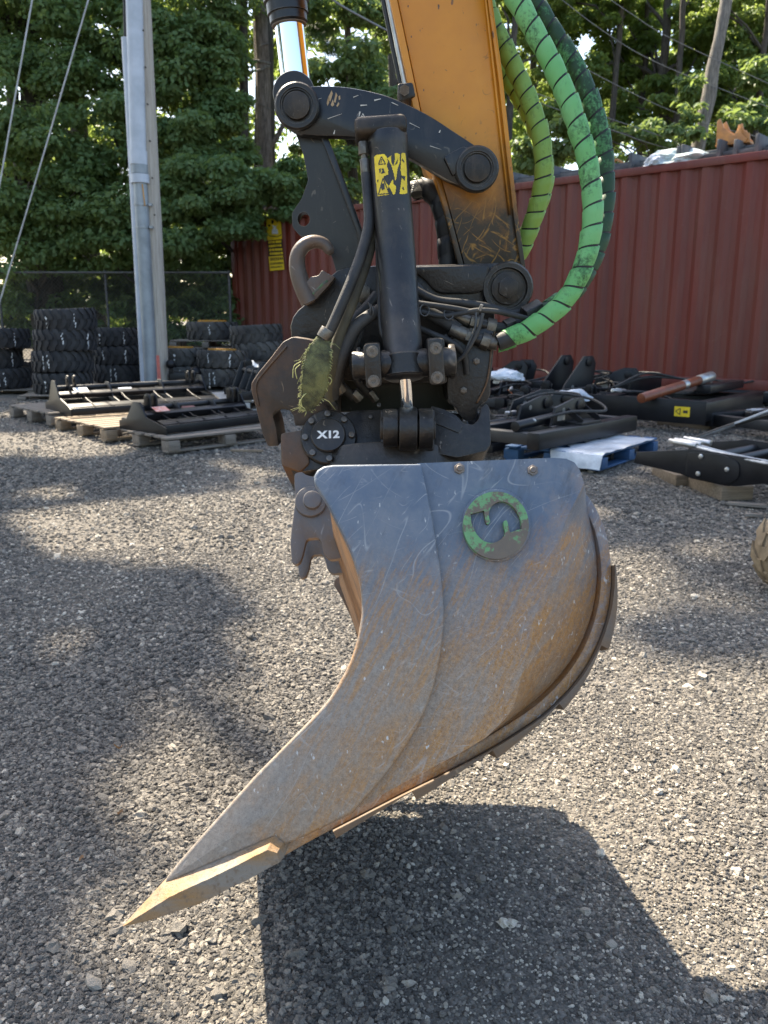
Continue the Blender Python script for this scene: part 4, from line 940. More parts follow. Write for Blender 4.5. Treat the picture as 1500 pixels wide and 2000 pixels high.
wrapped('second lime spiral wrapped hose behind', [(966, 105, 2.10), (1000, 165, 2.09), (1040, 240, 2.08), (1064, 310, 2.07), (1063, 370, 2.07), (1044, 425, 2.08), (1012, 490, 2.09)], 14, wrap_lime, 2.08, 28, .07, 4)
wrapped('black spiral wrapped hose', [(806, 372, 1.98), (830, 368, 1.97), (853, 384, 1.96), (867, 420, 1.95), (873, 460, 1.95), (874, 530, 1.95)], 18, wrap_black, 1.95, 34, .03, 5)
bm = BM()
for k in range(7):
    a = R(-60 + k * 20); q0 = FA.p(815 + k * 1.5, 372, YA(1.93)); tube(bm, smooth_path([q0, q0 + Vector((-.012, -.012, -.004 + .004 * k)), q0 + Vector((-.018, -.004, -.012 + .006 * k))], 4), .0011, 5)
obj('loose_wires', bm, pale_wire, arm, 2)
# fittings and hoses between the wraps and the tiltrotator
def fit(parent, p0, p1, r, m=fitting_steel, hx=False, F=FU):
    b_ = BM(); A_ = F.p(p0[0], p0[1], F.Y(p0[2])); B_ = F.p(p1[0], p1[1], F.Y(p1[2]))
    (hexa(b_, A_, B_, r) if hx else cyl(b_, A_, B_, r, n=20, bev=.001)); return obj('hose_fitting', b_, m, parent)
pf = 1.76 / FPX
hose('hydraulic_hose', [(790, 585, 1.80), (830, 607, 1.775), (870, 628, 1.765), (895, 645, 1.76)], 13 * pf, grey_rubber, tr)
fit(tr, (880, 641, 1.76), (912, 656, 1.758), 13.5 * pf); fit(tr, (911, 655, 1.758), (926, 662, 1.757), 16.5 * pf, fitting_steel, True); fit(tr, (926, 661, 1.757), (942, 666, 1.756), 12 * pf, black_cast); fit(tr, (940, 664, 1.756), (956, 670, 1.755), 16 * pf, fitting_steel, True); fit(tr, (955, 669, 1.755), (972, 672, 1.752), 13 * pf)
hose('hydraulic_hose', [(795, 592, 1.82), (840, 600, 1.80), (875, 610, 1.79), (892, 620, 1.785)], 12 * pf, grey_rubber, tr)
fit(tr, (886, 616, 1.785), (918, 628, 1.78), 12 * pf); fit(tr, (918, 627, 1.78), (936, 632, 1.78), 16 * pf, fitting_steel, True); fit(tr, (935, 632, 1.78), (952, 637, 1.78), 12 * pf, black_cast); fit(tr, (950, 636, 1.78), (968, 640, 1.78), 16 * pf, fitting_steel, True)
hose('hydraulic_hose', [(966, 640, 1.78), (985, 642, 1.785), (1000, 636, 1.79), (1020, 628, 1.80), (1050, 612, 1.83)], 12 * pf, rubber, tr)
fit(tr, (986, 641, 1.783), (1004, 634, 1.79), 16 * pf, black_cast, True); fit(tr, (1024, 618, 1.79), (1056, 602, 1.80), 20 * pf, black_cast, True)
hose('electric_cable', [(795, 600, 1.765), (830, 611, 1.755), (865, 617, 1.752), (900, 612, 1.75), (936, 606, 1.748), (975, 609, 1.75), (1010, 617, 1.755), (1036, 624, 1.77)], 5 * pf, grey_rubber, tr)
hose('electric_cable', [(800, 590, 1.765), (850, 597, 1.755), (890, 603, 1.752), (935, 612, 1.75)], 5.5 * pf, grey_rubber, tr)
hose('strap', [(943, 612, 1.742), (936, 640, 1.735), (922, 670, 1.735), (905, 695, 1.74), (885, 712, 1.75)], 3.5 * pf, grey_rubber, tr)
hose('strap', [(930, 610, 1.745), (928, 640, 1.738), (915, 672, 1.738), (902, 700, 1.742)], 2.5 * pf, cable_tie, tr)
for x, y in ((829, 606), (876, 613)):
    bm = BM(); p = FU.p(x, y, Y(1.753)); tube(bm, [p + Vector((.010 * math.cos(t), -.004 + .010 * math.sin(t) * .6, .012 * math.sin(t))) for t in np.linspace(0, 6.2, 12)], .0018, 5); obj('cable_tie', bm, cable_tie, tr)
# further lines packed behind the cylinder
hose('hydraulic_hose', [(735, 575, 1.79), (715, 600, 1.77), (690, 625, 1.75), (668, 655, 1.74), (655, 700, 1.74), (662, 745, 1.75), (690, 775, 1.77)], 9 * pf, rubber, tr)
hose('hydraulic_hose', [(742, 590, 1.80), (712, 622, 1.78), (700, 660, 1.77), (690, 700, 1.77), (700, 745, 1.78), (720, 770, 1.80)], 8 * pf, rubber, tr)
hose('hydraulic_hose', [(655, 640, 1.75), (640, 690, 1.73), (636, 740, 1.73), (648, 785, 1.75)], 10 * pf, grey_rubber, tr)
hose('hydraulic_hose', [(800, 560, 1.80), (850, 585, 1.79), (905, 592, 1.785), (955, 600, 1.79), (1000, 612, 1.80), (1040, 606, 1.82)], 8 * pf, rubber, tr)
hose('hydraulic_hose', [(815, 640, 1.76), (850, 655, 1.745), (880, 668, 1.745), (905, 690, 1.75), (912, 730, 1.76)], 6.5 * pf, rubber, tr)
hose('hydraulic_hose', [(868, 655, 1.755), (885, 680, 1.75), (888, 705, 1.752), (880, 730, 1.76)], 5 * pf, rubber, tr)
fit(tr, (655, 745, 1.71), (668, 765, 1.72), 11 * pf, fitting_steel, True); fit(tr, (690, 765, 1.765), (704, 780, 1.77), 11 * pf, fitting_steel, True); fit(tr, (640, 778, 1.745), (652, 795, 1.75), 12 * pf, black_cast, True)
fit(tr, (722, 764, 1.795), (735, 782, 1.80), 9 * pf, fitting_steel, True)
for x, y in ((612, 690), (636, 705), (905, 762), (930, 705), (600, 750)):
    p = FU.p(x, y, Y(1.765)); bm = BM(); hexa(bm, p + Vector((0, .002, 0)), p + Vector((0, -.006, 0)), 7 * pf); cyl(bm, p + Vector((0, -.005, 0)), p + Vector((0, -.010, 0)), 3.5 * pf, n=10); obj('grease_nipple', bm, bolt_steel, tr)
for pts_ in ([(560, 676), (520, 722), (500, 752), (506, 795)], [(962, 650), (952, 740), (930, 790)]):
    bm = BM(); tube(bm, resample(smooth_path([FU.p(x, y, Y(1.764)) for x, y in pts_], 6), .004), .0022, 6); obj('weld_bead', bm, brown_cast, tr, 2)
bm = BM(); cyl(bm, FU.p(937, 606, Y(1.74)), FU.p(941, 595, Y(1.735)), 3 * pf, n=8); obj('cable_tie', bm, zinc, tr)
# ---------------------------------------------------------------- shipping container
CD = Vector((-.733, .680, 0)); CN = Vector((.680, .733, 0))
cr0 = Vector((4.87, 10.40, .445)) - CD * 0.9                   # a little past the right edge of the picture
CLEN = 11.9; CHT = 2.90
left0 = cr0 + CD * CLEN
MC = Matrix((( -CD.x, CN.x, 0, left0.x), (-CD.y, CN.y, 0, left0.y), (0, 0, 1, left0.z), (0, 0, 0, 1)))
FC = Frame((0, 0, 0)); FC.M = MC; FC.I = MC.inverted(); FC.C = FC.I @ CAM; FC.I3 = FC.I.to_3x3()
cont = thing('shipping_container', 'long dark red corrugated shipping container standing behind the equipment', 'container', MC)
def corr(L, pitch=.278, d=.045):
    x = 0.0; pts = []
    while x < L:
        for fx, y in ((0, 0), (.26, 0), (.50, d), (.76, d)): pts.append((min(x + fx * pitch, L), y))
        x += pitch
    pts.append((L, 0)); return pts
bm = BM(); pr = corr(CLEN - .30); z0, z1 = .16, CHT - .10
a = [bm.verts.new((.15 + x, .02 + y, z0)) for x, y in pr]; b = [bm.verts.new((.15 + x, .02 + y, z1)) for x, y in pr]
for i in range(len(pr) - 1): bm.faces.new((a[i], a[i + 1], b[i + 1], b[i]))
obj('side_wall', bm, container_red, cont, .3)
bm = BM(); box(bm, (CLEN / 2, 1.22, CHT / 2 + .04), (CLEN - .06, 2.30, CHT - .2)); obj('inner_shell', bm, container_red, cont)
bm = BM(); box(bm, (CLEN / 2, .03, CHT - .05), (CLEN - .3, .07, .10), None, .008); obj('top_rail', bm, container_red, cont)
bm = BM(); box(bm, (CLEN / 2, .03, .08), (CLEN - .3, .08, .16), None, .008); obj('bottom_rail', bm, container_red, cont)
for x in (.075, CLEN - .075):
    bm = BM(); box(bm, (x, .07, CHT / 2), (.15, .15, CHT - .24), None, .01); obj('corner_post', bm, container_red, cont)
    for z in (.06, CHT - .06):
        bm = BM(); box(bm, (x, .08, z), (.165, .17, .12), None, .01); obj('corner_casting', bm, container_red, cont)
bm = BM(); box(bm, (CLEN / 2, 1.22, CHT - .02), (CLEN - .02, 2.28, .03)); obj('roof_panel', bm, container_red, cont)
for k, x in enumerate((.5, 4, 8, 11.4)):
    t = thing('timber_block', ['timber block under the far left end of the red container', 'timber block under the left middle of the red container', 'timber block under the right middle of the red container', 'timber block under the near right end of the red container'][k], 'timber', MC @ Matrix.Translation((x, .3, -.16)), 'blocks carrying the container')
    bm = BM(); box(bm, (0, .1, .08), (.3, 1.0, .155), None, .01); obj('block', bm, old_wood, t)
# yellow warning sheets stuck to the left end
def csheet(pts, y, m, name, parent, th=.002):
    b_ = BM(); prism(b_, FC.uv(pts, y), y - th, y); return obj(name, b_, m, parent)
def zs(pts): return [(500 + x / 14.29, 400 + y / 14.29) for x, y in pts]
sign = csheet(zs([(285, 400), (690, 375), (725, 960), (320, 995)]), -.008, label_yellow, 'warning_sign', cont); sign['label'] = 'yellow warning sheet'
for q in ([(430, 430), (490, 425), (500, 470), (460, 540), (430, 520)], [(570, 420), (620, 430), (610, 500), (580, 480)], [(390, 860), (600, 880), (710, 820), (712, 842), (610, 905), (390, 885)], [(345, 545), (400, 560), (395, 610), (340, 600)]): csheet(zs(q), -.0105, label_black, 'sign_print', sign)
csheet(zs([(440, 560), (560, 600), (625, 515), (560, 620), (555, 660), (600, 690), (620, 810), (450, 820), (450, 680), (500, 650)]), -.0125, label_white, 'sign_print', sign)
sign2 = csheet(zs([(325, 1000), (735, 970), (750, 1415), (355, 1445)]), -.008, label_black, 'warning_sign', cont); sign2['label'] = 'black middle sheet with yellow lines of lettering'
g = random.Random(2)
for r_ in range(4):
    y0 = 1010 + r_ * 108; x = 345 + r_ * 14
    while x < 690 + r_ * 8:
        w = g.choice((38, 55, 24)); dy = -(x - 345) * .07
        csheet(zs([(x, y0 + dy + 8), (x + w, y0 + dy + 4), (x + w + 4, y0 + dy + 66), (x + 3, y0 + dy + 70)]), -.0105, label_yellow, 'sign_print', sign2); x += w + g.choice((14, 22, 10))
sign3 = csheet(zs([(355, 1448), (755, 1412), (790, 1805), (395, 1845)]), -.008, label_yellow, 'warning_sign', cont); sign3['label'] = 'yellow bottom sheet with small black print'
for y0, h, st in ((1475, 95, 52), (1620, 60, 40), (1725, 50, 30)):
    x = 405
    while x < 735:
        w = g.uniform(.45, .75) * st; dy = -(x - 400) * .08
        csheet(zs([(x, y0 + dy), (x + w, y0 + dy - 3), (x + w + 4, y0 + dy + h * g.uniform(.7, 1)), (x + 4, y0 + dy + h)]), -.0105, label_black, 'sign_print', sign3); x += st
# ---- things lying on the container roof
def roof(px, py, w): q = FC.p(px, py, w); return q
def rackthing(label, x, y, L, slats, ends, h=.16, rz=0):
    t = thing('storage_rack', label, 'rack', MC @ Matrix.Translation((x, y, CHT)) @ Matrix.Rotation(rz, 4, 'Z'), 'racks on the container roof')
    for k in range(slats):
        bm = BM(); box(bm, (0, .05 + k * .16, h * (.35 + .3 * (k % 2))), (L, .07, .05), None, .004); obj('slat', bm, grey_rack, t)
    for k in range(ends):
        bm = BM(); box(bm, (-L / 2 + L * (k / (ends - 1)), .3, h * .55), (.05, .75, h * 1.1), None, .006); obj('post', bm, grey_rack, t)
def rx(px): return FC.p(px, 330, .2).x
def rxy(px, w): return FC.p(px, 300, w).x
rackthing('grey slatted rack on the container roof behind the lime hose', rxy(1085, .3), .25, 1.5, 5, 3, .2)
rackthing('grey slatted rack on the container roof right of the green hoses', rxy(1240, .3), .25, 1.35, 6, 3, .21)
rackthing('grey slatted rack under the orange part on the container roof', rxy(1410, .3), .25, .95, 5, 3, .22)
rackthing('grey flat rack at the right end of the container roof', rxy(1495, .3), .3, .7, 4, 2, .2)
def crumple(name, label, cat, c, s, m, seed, parent_M):
    b_ = BM(); bmesh.ops.create_icosphere(b_, subdivisions=4, radius=1)
    for v in b_.verts:
        n_ = noise.noise(v.co * 1.7 + Vector((seed, 0, 0))) * .45 + noise.noise(v.co * 5 + Vector((0, seed, 0))) * .16
        v.co *= 1 + n_; v.co.z = max(v.co.z, -.25); v.co = Vector((v.co.x * s[0], v.co.y * s[1], (v.co.z + .25) * s[2]))
    o = obj(name, b_, m, None, .5); o.matrix_world = parent_M @ Matrix.Translation(c); return setp(o, label, cat)
crumple('tarpaulin', 'crumpled pale tarpaulin on the container roof', 'tarpaulin', (rxy(1322, .4), .4, CHT), (.48, .35, .16), tarp, 3, MC)
crumple('plastic_sheet', 'small white plastic bundle beside the middle roof rack', 'plastic', (rxy(1288, .2), .2, CHT), (.18, .2, .13), white_wrap, 8, MC)
t = thing('orange_attachment', 'orange steel part standing up on the container roof', 'attachment', MC @ Matrix.Translation((rxy(1428, .5), .5, CHT + .20)) @ Matrix.Scale(.85, 4))
for nm, pts, y0, y1 in (('side_panel', [(-.2, 0), (-.21, .36), (-.17, .39), (-.10, .25), (.06, .13), (.11, .2), (.15, .22), (.18, .13), (.26, .05), (.24, 0)], -.12, -.09), ('side_panel', [(-.2, 0), (-.21, .36), (-.17, .39), (-.10, .25), (.06, .13), (.11, .2), (.15, .22), (.18, .13), (.26, .05), (.24, 0)], .12, .15), ('end_panel', [(.05, .0), (.10, .27), (.16, .28), (.18, .2), (.28, .12), (.30, 0)], -.085, -.055), ('floor_panel', [(-.22, .0), (.28, .0), (.28, .03), (-.22, .03)], -.0895, .1195)):
    bm = BM(); prism(bm, pts, y0, y1, .004); obj(nm, bm, orange_paint, t)
for px_, lab in ((1092, 'small orange angle piece on the roof behind the lime hose'), (1203, 'small orange angle piece on the roof behind the grimy hose')):
    t = thing('orange_bracket', lab, 'bracket', MC @ Matrix.Translation((rxy(px_, .8), .8, CHT + .22)), 'orange pieces on the roof')
    bm = BM(); beam(bm, (-.14, 0, 0), (.02, 0, .07), .05, .025); obj('arm', bm, orange_paint, t)
    bm = BM(); beam(bm, (.02, 0, .07), (.14, 0, .0), .05, .025); obj('arm', bm, orange_paint, t)

# ---------------------------------------------------------------- utility pole, wires, fence
pb = at(310, 748, 12.6); pb.z = gz(pb.x, pb.y)
ptop = at(273, -40, 12.6)
pole = thing('utility_pole', 'weathered wooden utility pole with pale conduits running up its side', 'utility pole', Matrix.Translation(pb))
def wob_tube(bm, p0, p1, r0, r1, n=20, seg=40, amp=.006):
    P = [Vector(p0).lerp(Vector(p1), k / seg) for k in range(seg + 1)]
    tube(bm, P, lambda t: r0 + (r1 - r0) * t, n)
    for v in bm.verts: v.co += Vector((noise.noise(v.co * 2), noise.noise(v.co * 2 + Vector((9, 0, 0))), 0)) * amp
PT = (ptop - pb) * 1.35
bm = BM(); wob_tube(bm, (0, 0, -.3), PT, .155, .125); obj('wood_pole', bm, pole_wood, pole, 1.2)
def pp(px, py, dy): return at(px, py, 12.6 + dy) - pb
def pipe(name, a_, b_, r, m, n=20):
    b2 = BM(); cyl(b2, a_, b_, r, n=n); return obj(name, b2, m, pole)
pipe('cable_guard', pp(260, -80, -.17), pp(270, 308, -.17), .112, pvc); pipe('guard_collar', pp(270, 295, -.17), pp(271, 322, -.17), .122, pvc)
pipe('coupling', pp(272, 322, -.17), pp(273, 340, -.17), .118, steel_conduit); pipe('coupling', pp(273, 341, -.17), pp(274, 358, -.17), .128, pvc)
pipe('steel_conduit', pp(274, 356, -.17), pp(296, 752, -.17), .098, steel_conduit)
pipe('slim_conduit', pp(246, 74, -.12), pp(283, 752, -.12), .062, pvc); pipe('black_cable', pp(243, -80, -.12), pp(246, 76, -.12), .03, rubber)
pipe('ground_wire', pp(278, 360, -.28), pp(283, 402, -.28), .008, rim_orange, 8)
for y in (402, 446):
    b2 = BM(); q = pp(277 + (y - 402) * .05, y, -.17); cyl(b2, q, q + Vector((0, 0, .025)), .108, n=20); box(b2, q + Vector((.13, -.02, .012)), (.05, .06, .03)); obj('strap', b2, galv, pole)
b2 = BM(); prism(b2, [(q.x, q.z) for q in (pp(x, y, -.29) for x, y in ((305, 694), (311, 694), (315, 748), (308, 748)))], pp(305, 700, -.29).y - .004, pp(305, 700, -.29).y, 0); mk = obj('paint_mark', b2, pink_mark, pole); mk['label'] = 'pink sprayed stripe near the foot of the pole'
for k in range(6):
    b2 = BM(); q = pp(268 + k * 4.5 + 12, 60 + k * 72, -.16); cyl(b2, q, q + Vector((0, -.03, 0)), .012, n=8); obj('pole_bolt', b2, bark_dark, pole)
def wire(name, label, pts, r, m, cat='wire', group=None):
    b2 = BM(); P = smooth_path([at(x, y, yy) for x, y, yy in pts], 6); o0 = P[0].copy(); tube(b2, [p - o0 for p in P], r, 6)
    o = obj(name, b2, m, None, 2); o.location = o0; return setp(o, label, cat, group)
wire('guy_wire', 'pale guy wire at the far upper left, the shorter one', [(70, -40, 11.2), (32, 175, 11), (-40, 585, 10.6)], .011, pale_wire, 'guy wire', 'guy wires')
wire('guy_wire', 'pale guy wire slanting past the pole towards the tyres', [(184, -40, 11.6), (90, 285, 11.3), (-60, 790, 10.8)], .011, pale_wire, 'guy wire', 'guy wires')
for lab, pts in (('overhead cable crossing the leaves just left of the arm', [(600, -45, 16), (650, 0, 16), (700, 30, 16), (760, 62, 16)]),
        ('highest overhead wire at the upper right', [(1150, -30, 20), (1230, 25, 20), (1320, 80, 20), (1560, 190, 20)]),
        ('overhead wire ending above the orange roof part', [(1130, 128, 20), (1273, 200, 20), (1395, 246, 20), (1560, 285, 20)]),
        ('overhead wire crossing the leaning pale trunk halfway up', [(1060, -30, 20), (1180, 62, 20), (1300, 130, 20), (1560, 232, 20)]),
        ('upper of the two low wires beside the grimy hose', [(980, 160, 20), (1180, 228, 20), (1280, 262, 20), (1380, 300, 20)]),
        ('lower of the two low wires beside the grimy hose', [(960, 165, 20.3), (1185, 250, 20.3), (1270, 280, 20.3), (1345, 300, 20.3)])):
    wire('overhead_wire', lab, pts, .008 if 'cable' not in lab else .018, wire_mat, 'wire', 'overhead wires')
# chain link fence
FY = 16.6
dark_galv = plain('dark_weathered_galvanised', (.07, .072, .072), (.12, .12, .118), 9, .6, .3)
fence_wire = plain('dark_fence_wire', (.06, .06, .06), (.11, .11, .105), 9, .6, .3)
fence = thing('chain_link_fence', 'dark chain link fence behind the tyre stacks', 'fence', Matrix.Translation((-7.5, FY, .3)))
def fx(px): return (px - 750) / FPX * FY * 1.0 + 7.5
bm = BM(); Hf = 1.95; Lf = 4.5
n = int((Lf + Hf) / .075)
for k in range(n):
    for sg in (1, -1):
        x0 = -Hf + k * .075; p0 = Vector((x0, 0, 0)); p1 = Vector((x0 + Hf, 0, Hf))
        if sg < 0: p0 = Vector((x0 + Hf, .004, 0)); p1 = Vector((x0, .004, Hf))
        # clip to the panel
        def cl(p, q, lim, lo):
            t_ = (lim - p.x) / (q.x - p.x); return p.lerp(q, t_)
        A_, B_ = p0, p1
        if min(A_.x, B_.x) > Lf or max(A_.x, B_.x) < -2: continue
        if A_.x > B_.x: A_, B_ = B_, A_
        if A_.x < -2: A_ = cl(A_, B_, -2, 0)
        if B_.x > Lf: B_ = cl(A_, B_, Lf, 0)
        tube(bm, [A_, B_], .0035, 3, False)
obj('wire_mesh', bm, fence_wire, fence, 3)['kind'] = 'stuff'
bm = BM(); cyl(bm, (-2, 0, Hf), (Lf, 0, Hf), .022, n=10); obj('top_rail', bm, dark_galv, fence)
for px_ in (-60, 22, 225, 458):
    bm = BM(); cyl(bm, (fx(px_), .03, -.1), (fx(px_), .03, Hf + .04), .026, n=12); obj('post', bm, dark_galv, fence)

# ---------------------------------------------------------------- tyres
def make_tyre(Ro=.405, w=.30, lugs=22, m=tyre_rubber):
    bm = BM()
    prof = [(-w * .40, Ro * .52), (-w * .5, Ro * .60), (-w * .5, Ro * .80), (-w * .46, Ro * .91), (-w * .36, Ro * .945), (w * .36, Ro * .945), (w * .46, Ro * .91), (w * .5, Ro * .80), (w * .5, Ro * .60), (w * .40, Ro * .52), (0, Ro * .50)]
    n = 56; rings = [[bm.verts.new((r * math.cos(2 * math.pi * k / n), r * math.sin(2 * math.pi * k / n), z)) for k in range(n)] for z, r in prof]
    for a_, b_ in zip(rings, rings[1:] + rings[:1]):
        for k in range(n): bm.faces.new((a_[k], a_[(k + 1) % n], b_[(k + 1) % n], b_[k]))
    da = 2 * math.pi / lugs
    for k in range(lugs):
        for sg in (1, -1):
            a0 = da * (k + (.5 if sg < 0 else 0))
            # L-shaped lug: straight by the middle, slanted to the shoulder
            cen = [(.02, 0.0), (.16, .02), (.34, -.30), (.50, -.52)]; hw = [.24, .24, .26, .30]
            top = []; bot = []
            for (zz, aa), h_ in zip(cen, hw):
                rr = Ro * (1.0 if zz < .4 else .965); rb = Ro * (.94 if zz < .4 else .88)
                for s_ in (-1, 1):
                    an = a0 + da * (aa + s_ * h_)
                    top.append(bm.verts.new((rr * math.cos(an), rr * math.sin(an), sg * zz * w))); bot.append(bm.verts.new((rb * math.cos(an), rb * math.sin(an), sg * zz * w)))
            for i in range(3):
                a_, b_, c_, d_ = 2 * i, 2 * i + 1, 2 * i + 3, 2 * i + 2
                bm.faces.new((top[a_], top[b_], top[c_], top[d_])); bm.faces.new((top[a_], top[d_], bot[d_], bot[a_])); bm.faces.new((top[b_], bot[b_], bot[c_], top[c_]))
            bm.faces.new((top[0], bot[0], bot[1], top[1])); bm.faces.new((top[6], top[7], bot[7], bot[6]))
    return bm
def to_mesh(name, bm, m, ang=.5):
    o = obj(name, bm, m, None, ang); me = o.data; bpy.data.objects.remove(o); return me
tyre_me = to_mesh('tread', make_tyre(.405, .28), tyre_rubber)
tyre_me2 = to_mesh('tread', make_tyre(.405, .27, 18), tyre_dusty)
bm = BM(); lathe(bm, (0, 0, -.10), (0, 0, 1), [(0, .18), (0, .215), (.04, .20), (.14, .20), (.245, .225), (.258, .225), (.262, .205), (.20, .19), (.17, .10), (.17, 0)], 40); rim_me = to_mesh('rim', bm, rim_orange)
mark_mes = []
for v in range(3):
    g = random.Random(20 + v); bm = BM()
    for j in range(2):
        a0 = g.uniform(-.55, .5)
        for k in range(7):
            an = a0 + g.uniform(-.025, .025); z = -.10 + k * .028 + g.uniform(-.01, .01); r_ = .4066
            if g.random() < .2: continue
            da = g.uniform(.008, .022); dz = g.uniform(.006, .016)
            vs_ = [bm.verts.new((r_ * math.sin(an + s_ * da), -r_ * math.cos(an + s_ * da), z + t_ * dz + s_ * .006)) for s_, t_ in ((-1, -1), (1, -1), (1, 1), (-1, 1))]
            bm.faces.new(vs_)
    mark_mes.append(to_mesh('chalk_mark', bm, white_paint))
tyre_count = 0
def tyre(label, c, tilt=(0, 0), rim=False, dusty=False, marks=True, scale=1.0):
    global tyre_count
    t = thing('tyre', label, 'tyre', Matrix.Translation(c) @ Euler((tilt[0], tilt[1], 0)).to_matrix().to_4x4() @ Matrix.Scale(scale, 4), 'tyres stacked by the fence')
    mobj('tread', tyre_me2 if dusty else tyre_me, None, t, rot=(0, 0, rng.uniform(0, 6)))
    if rim: mobj('rim', rim_me, None, t)
    if marks: mobj('chalk_mark', mark_mes[tyre_count % 3], None, t, rot=(0, 0, math.atan2(c[0], c[1]) * -1 + rng.uniform(-.35, .35)))
    tyre_count += 1
    return t
def stack(pxs, Yb, base, names, **kw):
    for k, (px_, lab) in enumerate(zip(pxs, names)):
        c = at(px_ + rng.uniform(-4, 4), 700, Yb); w = .27 if kw.get('dusty') else .28; kw2 = dict(kw); kw2['scale'] = rng.uniform(.97, 1.03)
        tyre(lab, (c.x, Yb, base + .02 + w * (k + .5) * 1.005), (rng.uniform(-.035, .035), rng.uniform(-.035, .035)), **kw2)
# ---------------------------------------------------------------- pallets
def board_mesh(sx, sy, sz, seed):
    b_ = BM(); box(b_, (0, 0, 0), (sx, sy, sz), None, .003)
    return to_mesh('deck_board', b_, None)
_bm = {}
def pallet(label, c, rz, m=old_wood, L=1.2, D=1.02, boards=7, group='pallets', zs_=1.0):
    t = thing('pallet', label, 'pallet', Matrix.Translation(c) @ Matrix.Rotation(rz, 4, 'Z') @ Matrix.Diagonal((1, 1, zs_, 1)), group)
    key = (L, D, m.name)
    if key not in _bm:
        _bm[key] = (board_mesh(L, D / boards * .74, .02, 1), board_mesh(.11, .14, .085, 2), board_mesh(L, .10, .018, 3))
        for me in _bm[key]: me.materials.append(m)
    bd, bl, bt = _bm[key]
    g_ = random.Random(label)
    for k in range(boards):
        mobj('deck_board', bd, None, t, (g_.uniform(-.01, .01), -D / 2 + D * (k + .5) / boards, .125), (0, 0, g_.uniform(-.008, .008)))
    for y in (-D / 2 + .07, 0, D / 2 - .07):
        for x in (-L / 2 + .06, 0, L / 2 - .06): mobj('block', bl, None, t, (x, y, .0625))
        mobj('bottom_board', bt, None, t, (0, y, .0105))
    return t
def gpos(px, py): q = onground(px, py); return q
# left-hand tyre stacks on their pallets
cB = gpos(122, 782); cB.y += .45
pallet('grey pallet under the tall four-tyre stack', (cB.x, cB.y, gz(0, cB.y)), .05, zs_=.5)
stack((121, 126, 131, 135), cB.y, gz(0, cB.y) + .055, ['bottom tyre of the tall four-tyre stack left of the pole', 'second tyre from the bottom in the tall four-tyre stack', 'third tyre from the bottom in the tall four-tyre stack', 'topmost tyre of the tall four-tyre stack'][:4])
pallet('grey pallet under the three-tyre stack beside the pole', (at(240, 700, 13.3).x, 13.3, gz(0, 13.3)), .1, zs_=.6)
stack((233, 231, 229), 13.2, gz(0, 13.2) + .07, ['bottom tyre of the three-tyre stack touching the pole', 'middle tyre of the three-tyre stack touching the pole', 'top tyre of the three-tyre stack touching the pole'])
pallet('grey pallet under the tyres cut by the left picture edge', (at(10, 700, 12.2).x, 12.2, gz(0, 12.2)), .02, zs_=.6)
stack((-2, -14, 8), 12.1, gz(0, 12.1) + .07, ['bottom tyre of the stack at the left picture edge', 'middle tyre of the stack at the left picture edge', 'top tyre of the stack at the left picture edge'])
tyre('single tyre in the dark between the two left stacks', (at(62, 700, 13.0).x, 13.0, gz(0, 13) + .30), marks=True)
# right of the pole
stack((352, 350), 13.3, gz(0, 13.3) + .05, ['lower dusty tyre right of the pole foot', 'dusty tyre with orange rim just right of the pole'], dusty=True)
stack((425, 437), 13.0, gz(0, 13.0) + .03, ['lower dusty tyre in the middle right of the pole', 'dusty tyre in the middle right of the pole'], dusty=True)
for px_, yy, dz in ((350, 13.3, .63), (437, 13.0, .60)):
    q = at(px_, 700, yy); t_ = None
    mobj('rim', rim_me, None, [o for o in bpy.data.objects if o.name.startswith('tyre') and o.parent is None and abs(o.location.x - q.x) < .06 and abs(o.location.y - yy) < .02][-1])
pallet('pallet between two tyres at the back, stacked off the ground', (at(408, 640, 14.6).x, 14.6, .3 + .58), .06)
stack((405, 400), 14.6, .3 + .0, ['dusty tyre under the raised back pallet', 'hidden dusty tyre second below the raised back pallet'], dusty=True, marks=False)
tyre('dusty tyre with orange rim on top of the raised back pallet', (at(414, 620, 14.6).x, 14.6, .3 + .58 + .15 + .14), rim=True, dusty=True, marks=True, scale=1.1)
pallet('pallet on edge under the two tyres by the container', (at(515, 690, 13.9).x, 13.9, gz(0, 13.9) + .25), .1)
for k, (px_, lab) in enumerate(((505, 'lower chevron tyre beside the container corner'), (501, 'upper chevron tyre beside the container corner'))):
    tyre(lab, (at(px_, 670, 13.9).x, 13.9, .3 + .42 + .13 + .275 * k), (0, -.05), dusty=True, marks=False, scale=1.08)
crumple('pale_bag', 'pale blue crumpled bag lying before the tyres by the container', 'bag', (at(500, 740, 12.4).x, 12.4, .29), (.30, .25, .34), white_wrap, 12, Matrix.Identity(4))
# muddy wheel at the right edge
mw = thing('muddy_wheel', 'mud covered lugged tyre poking in at the right edge', 'wheel', Matrix.Translation(Vector((at(1557, 1085, 3.85).x, 3.85, gz(0, 3.85) + .21))) @ Matrix.Rotation(R(90), 4, 'X') @ Matrix.Rotation(R(15), 4, 'Y'))
obj('tread', make_tyre(.215, .16, 10), mud_rubber, mw, .5)
bm = BM(); cyl(bm, (0, 0, -.06), (0, 0, .06), .11, n=24, bev=.01); obj('hub', bm, mud_rubber, mw)
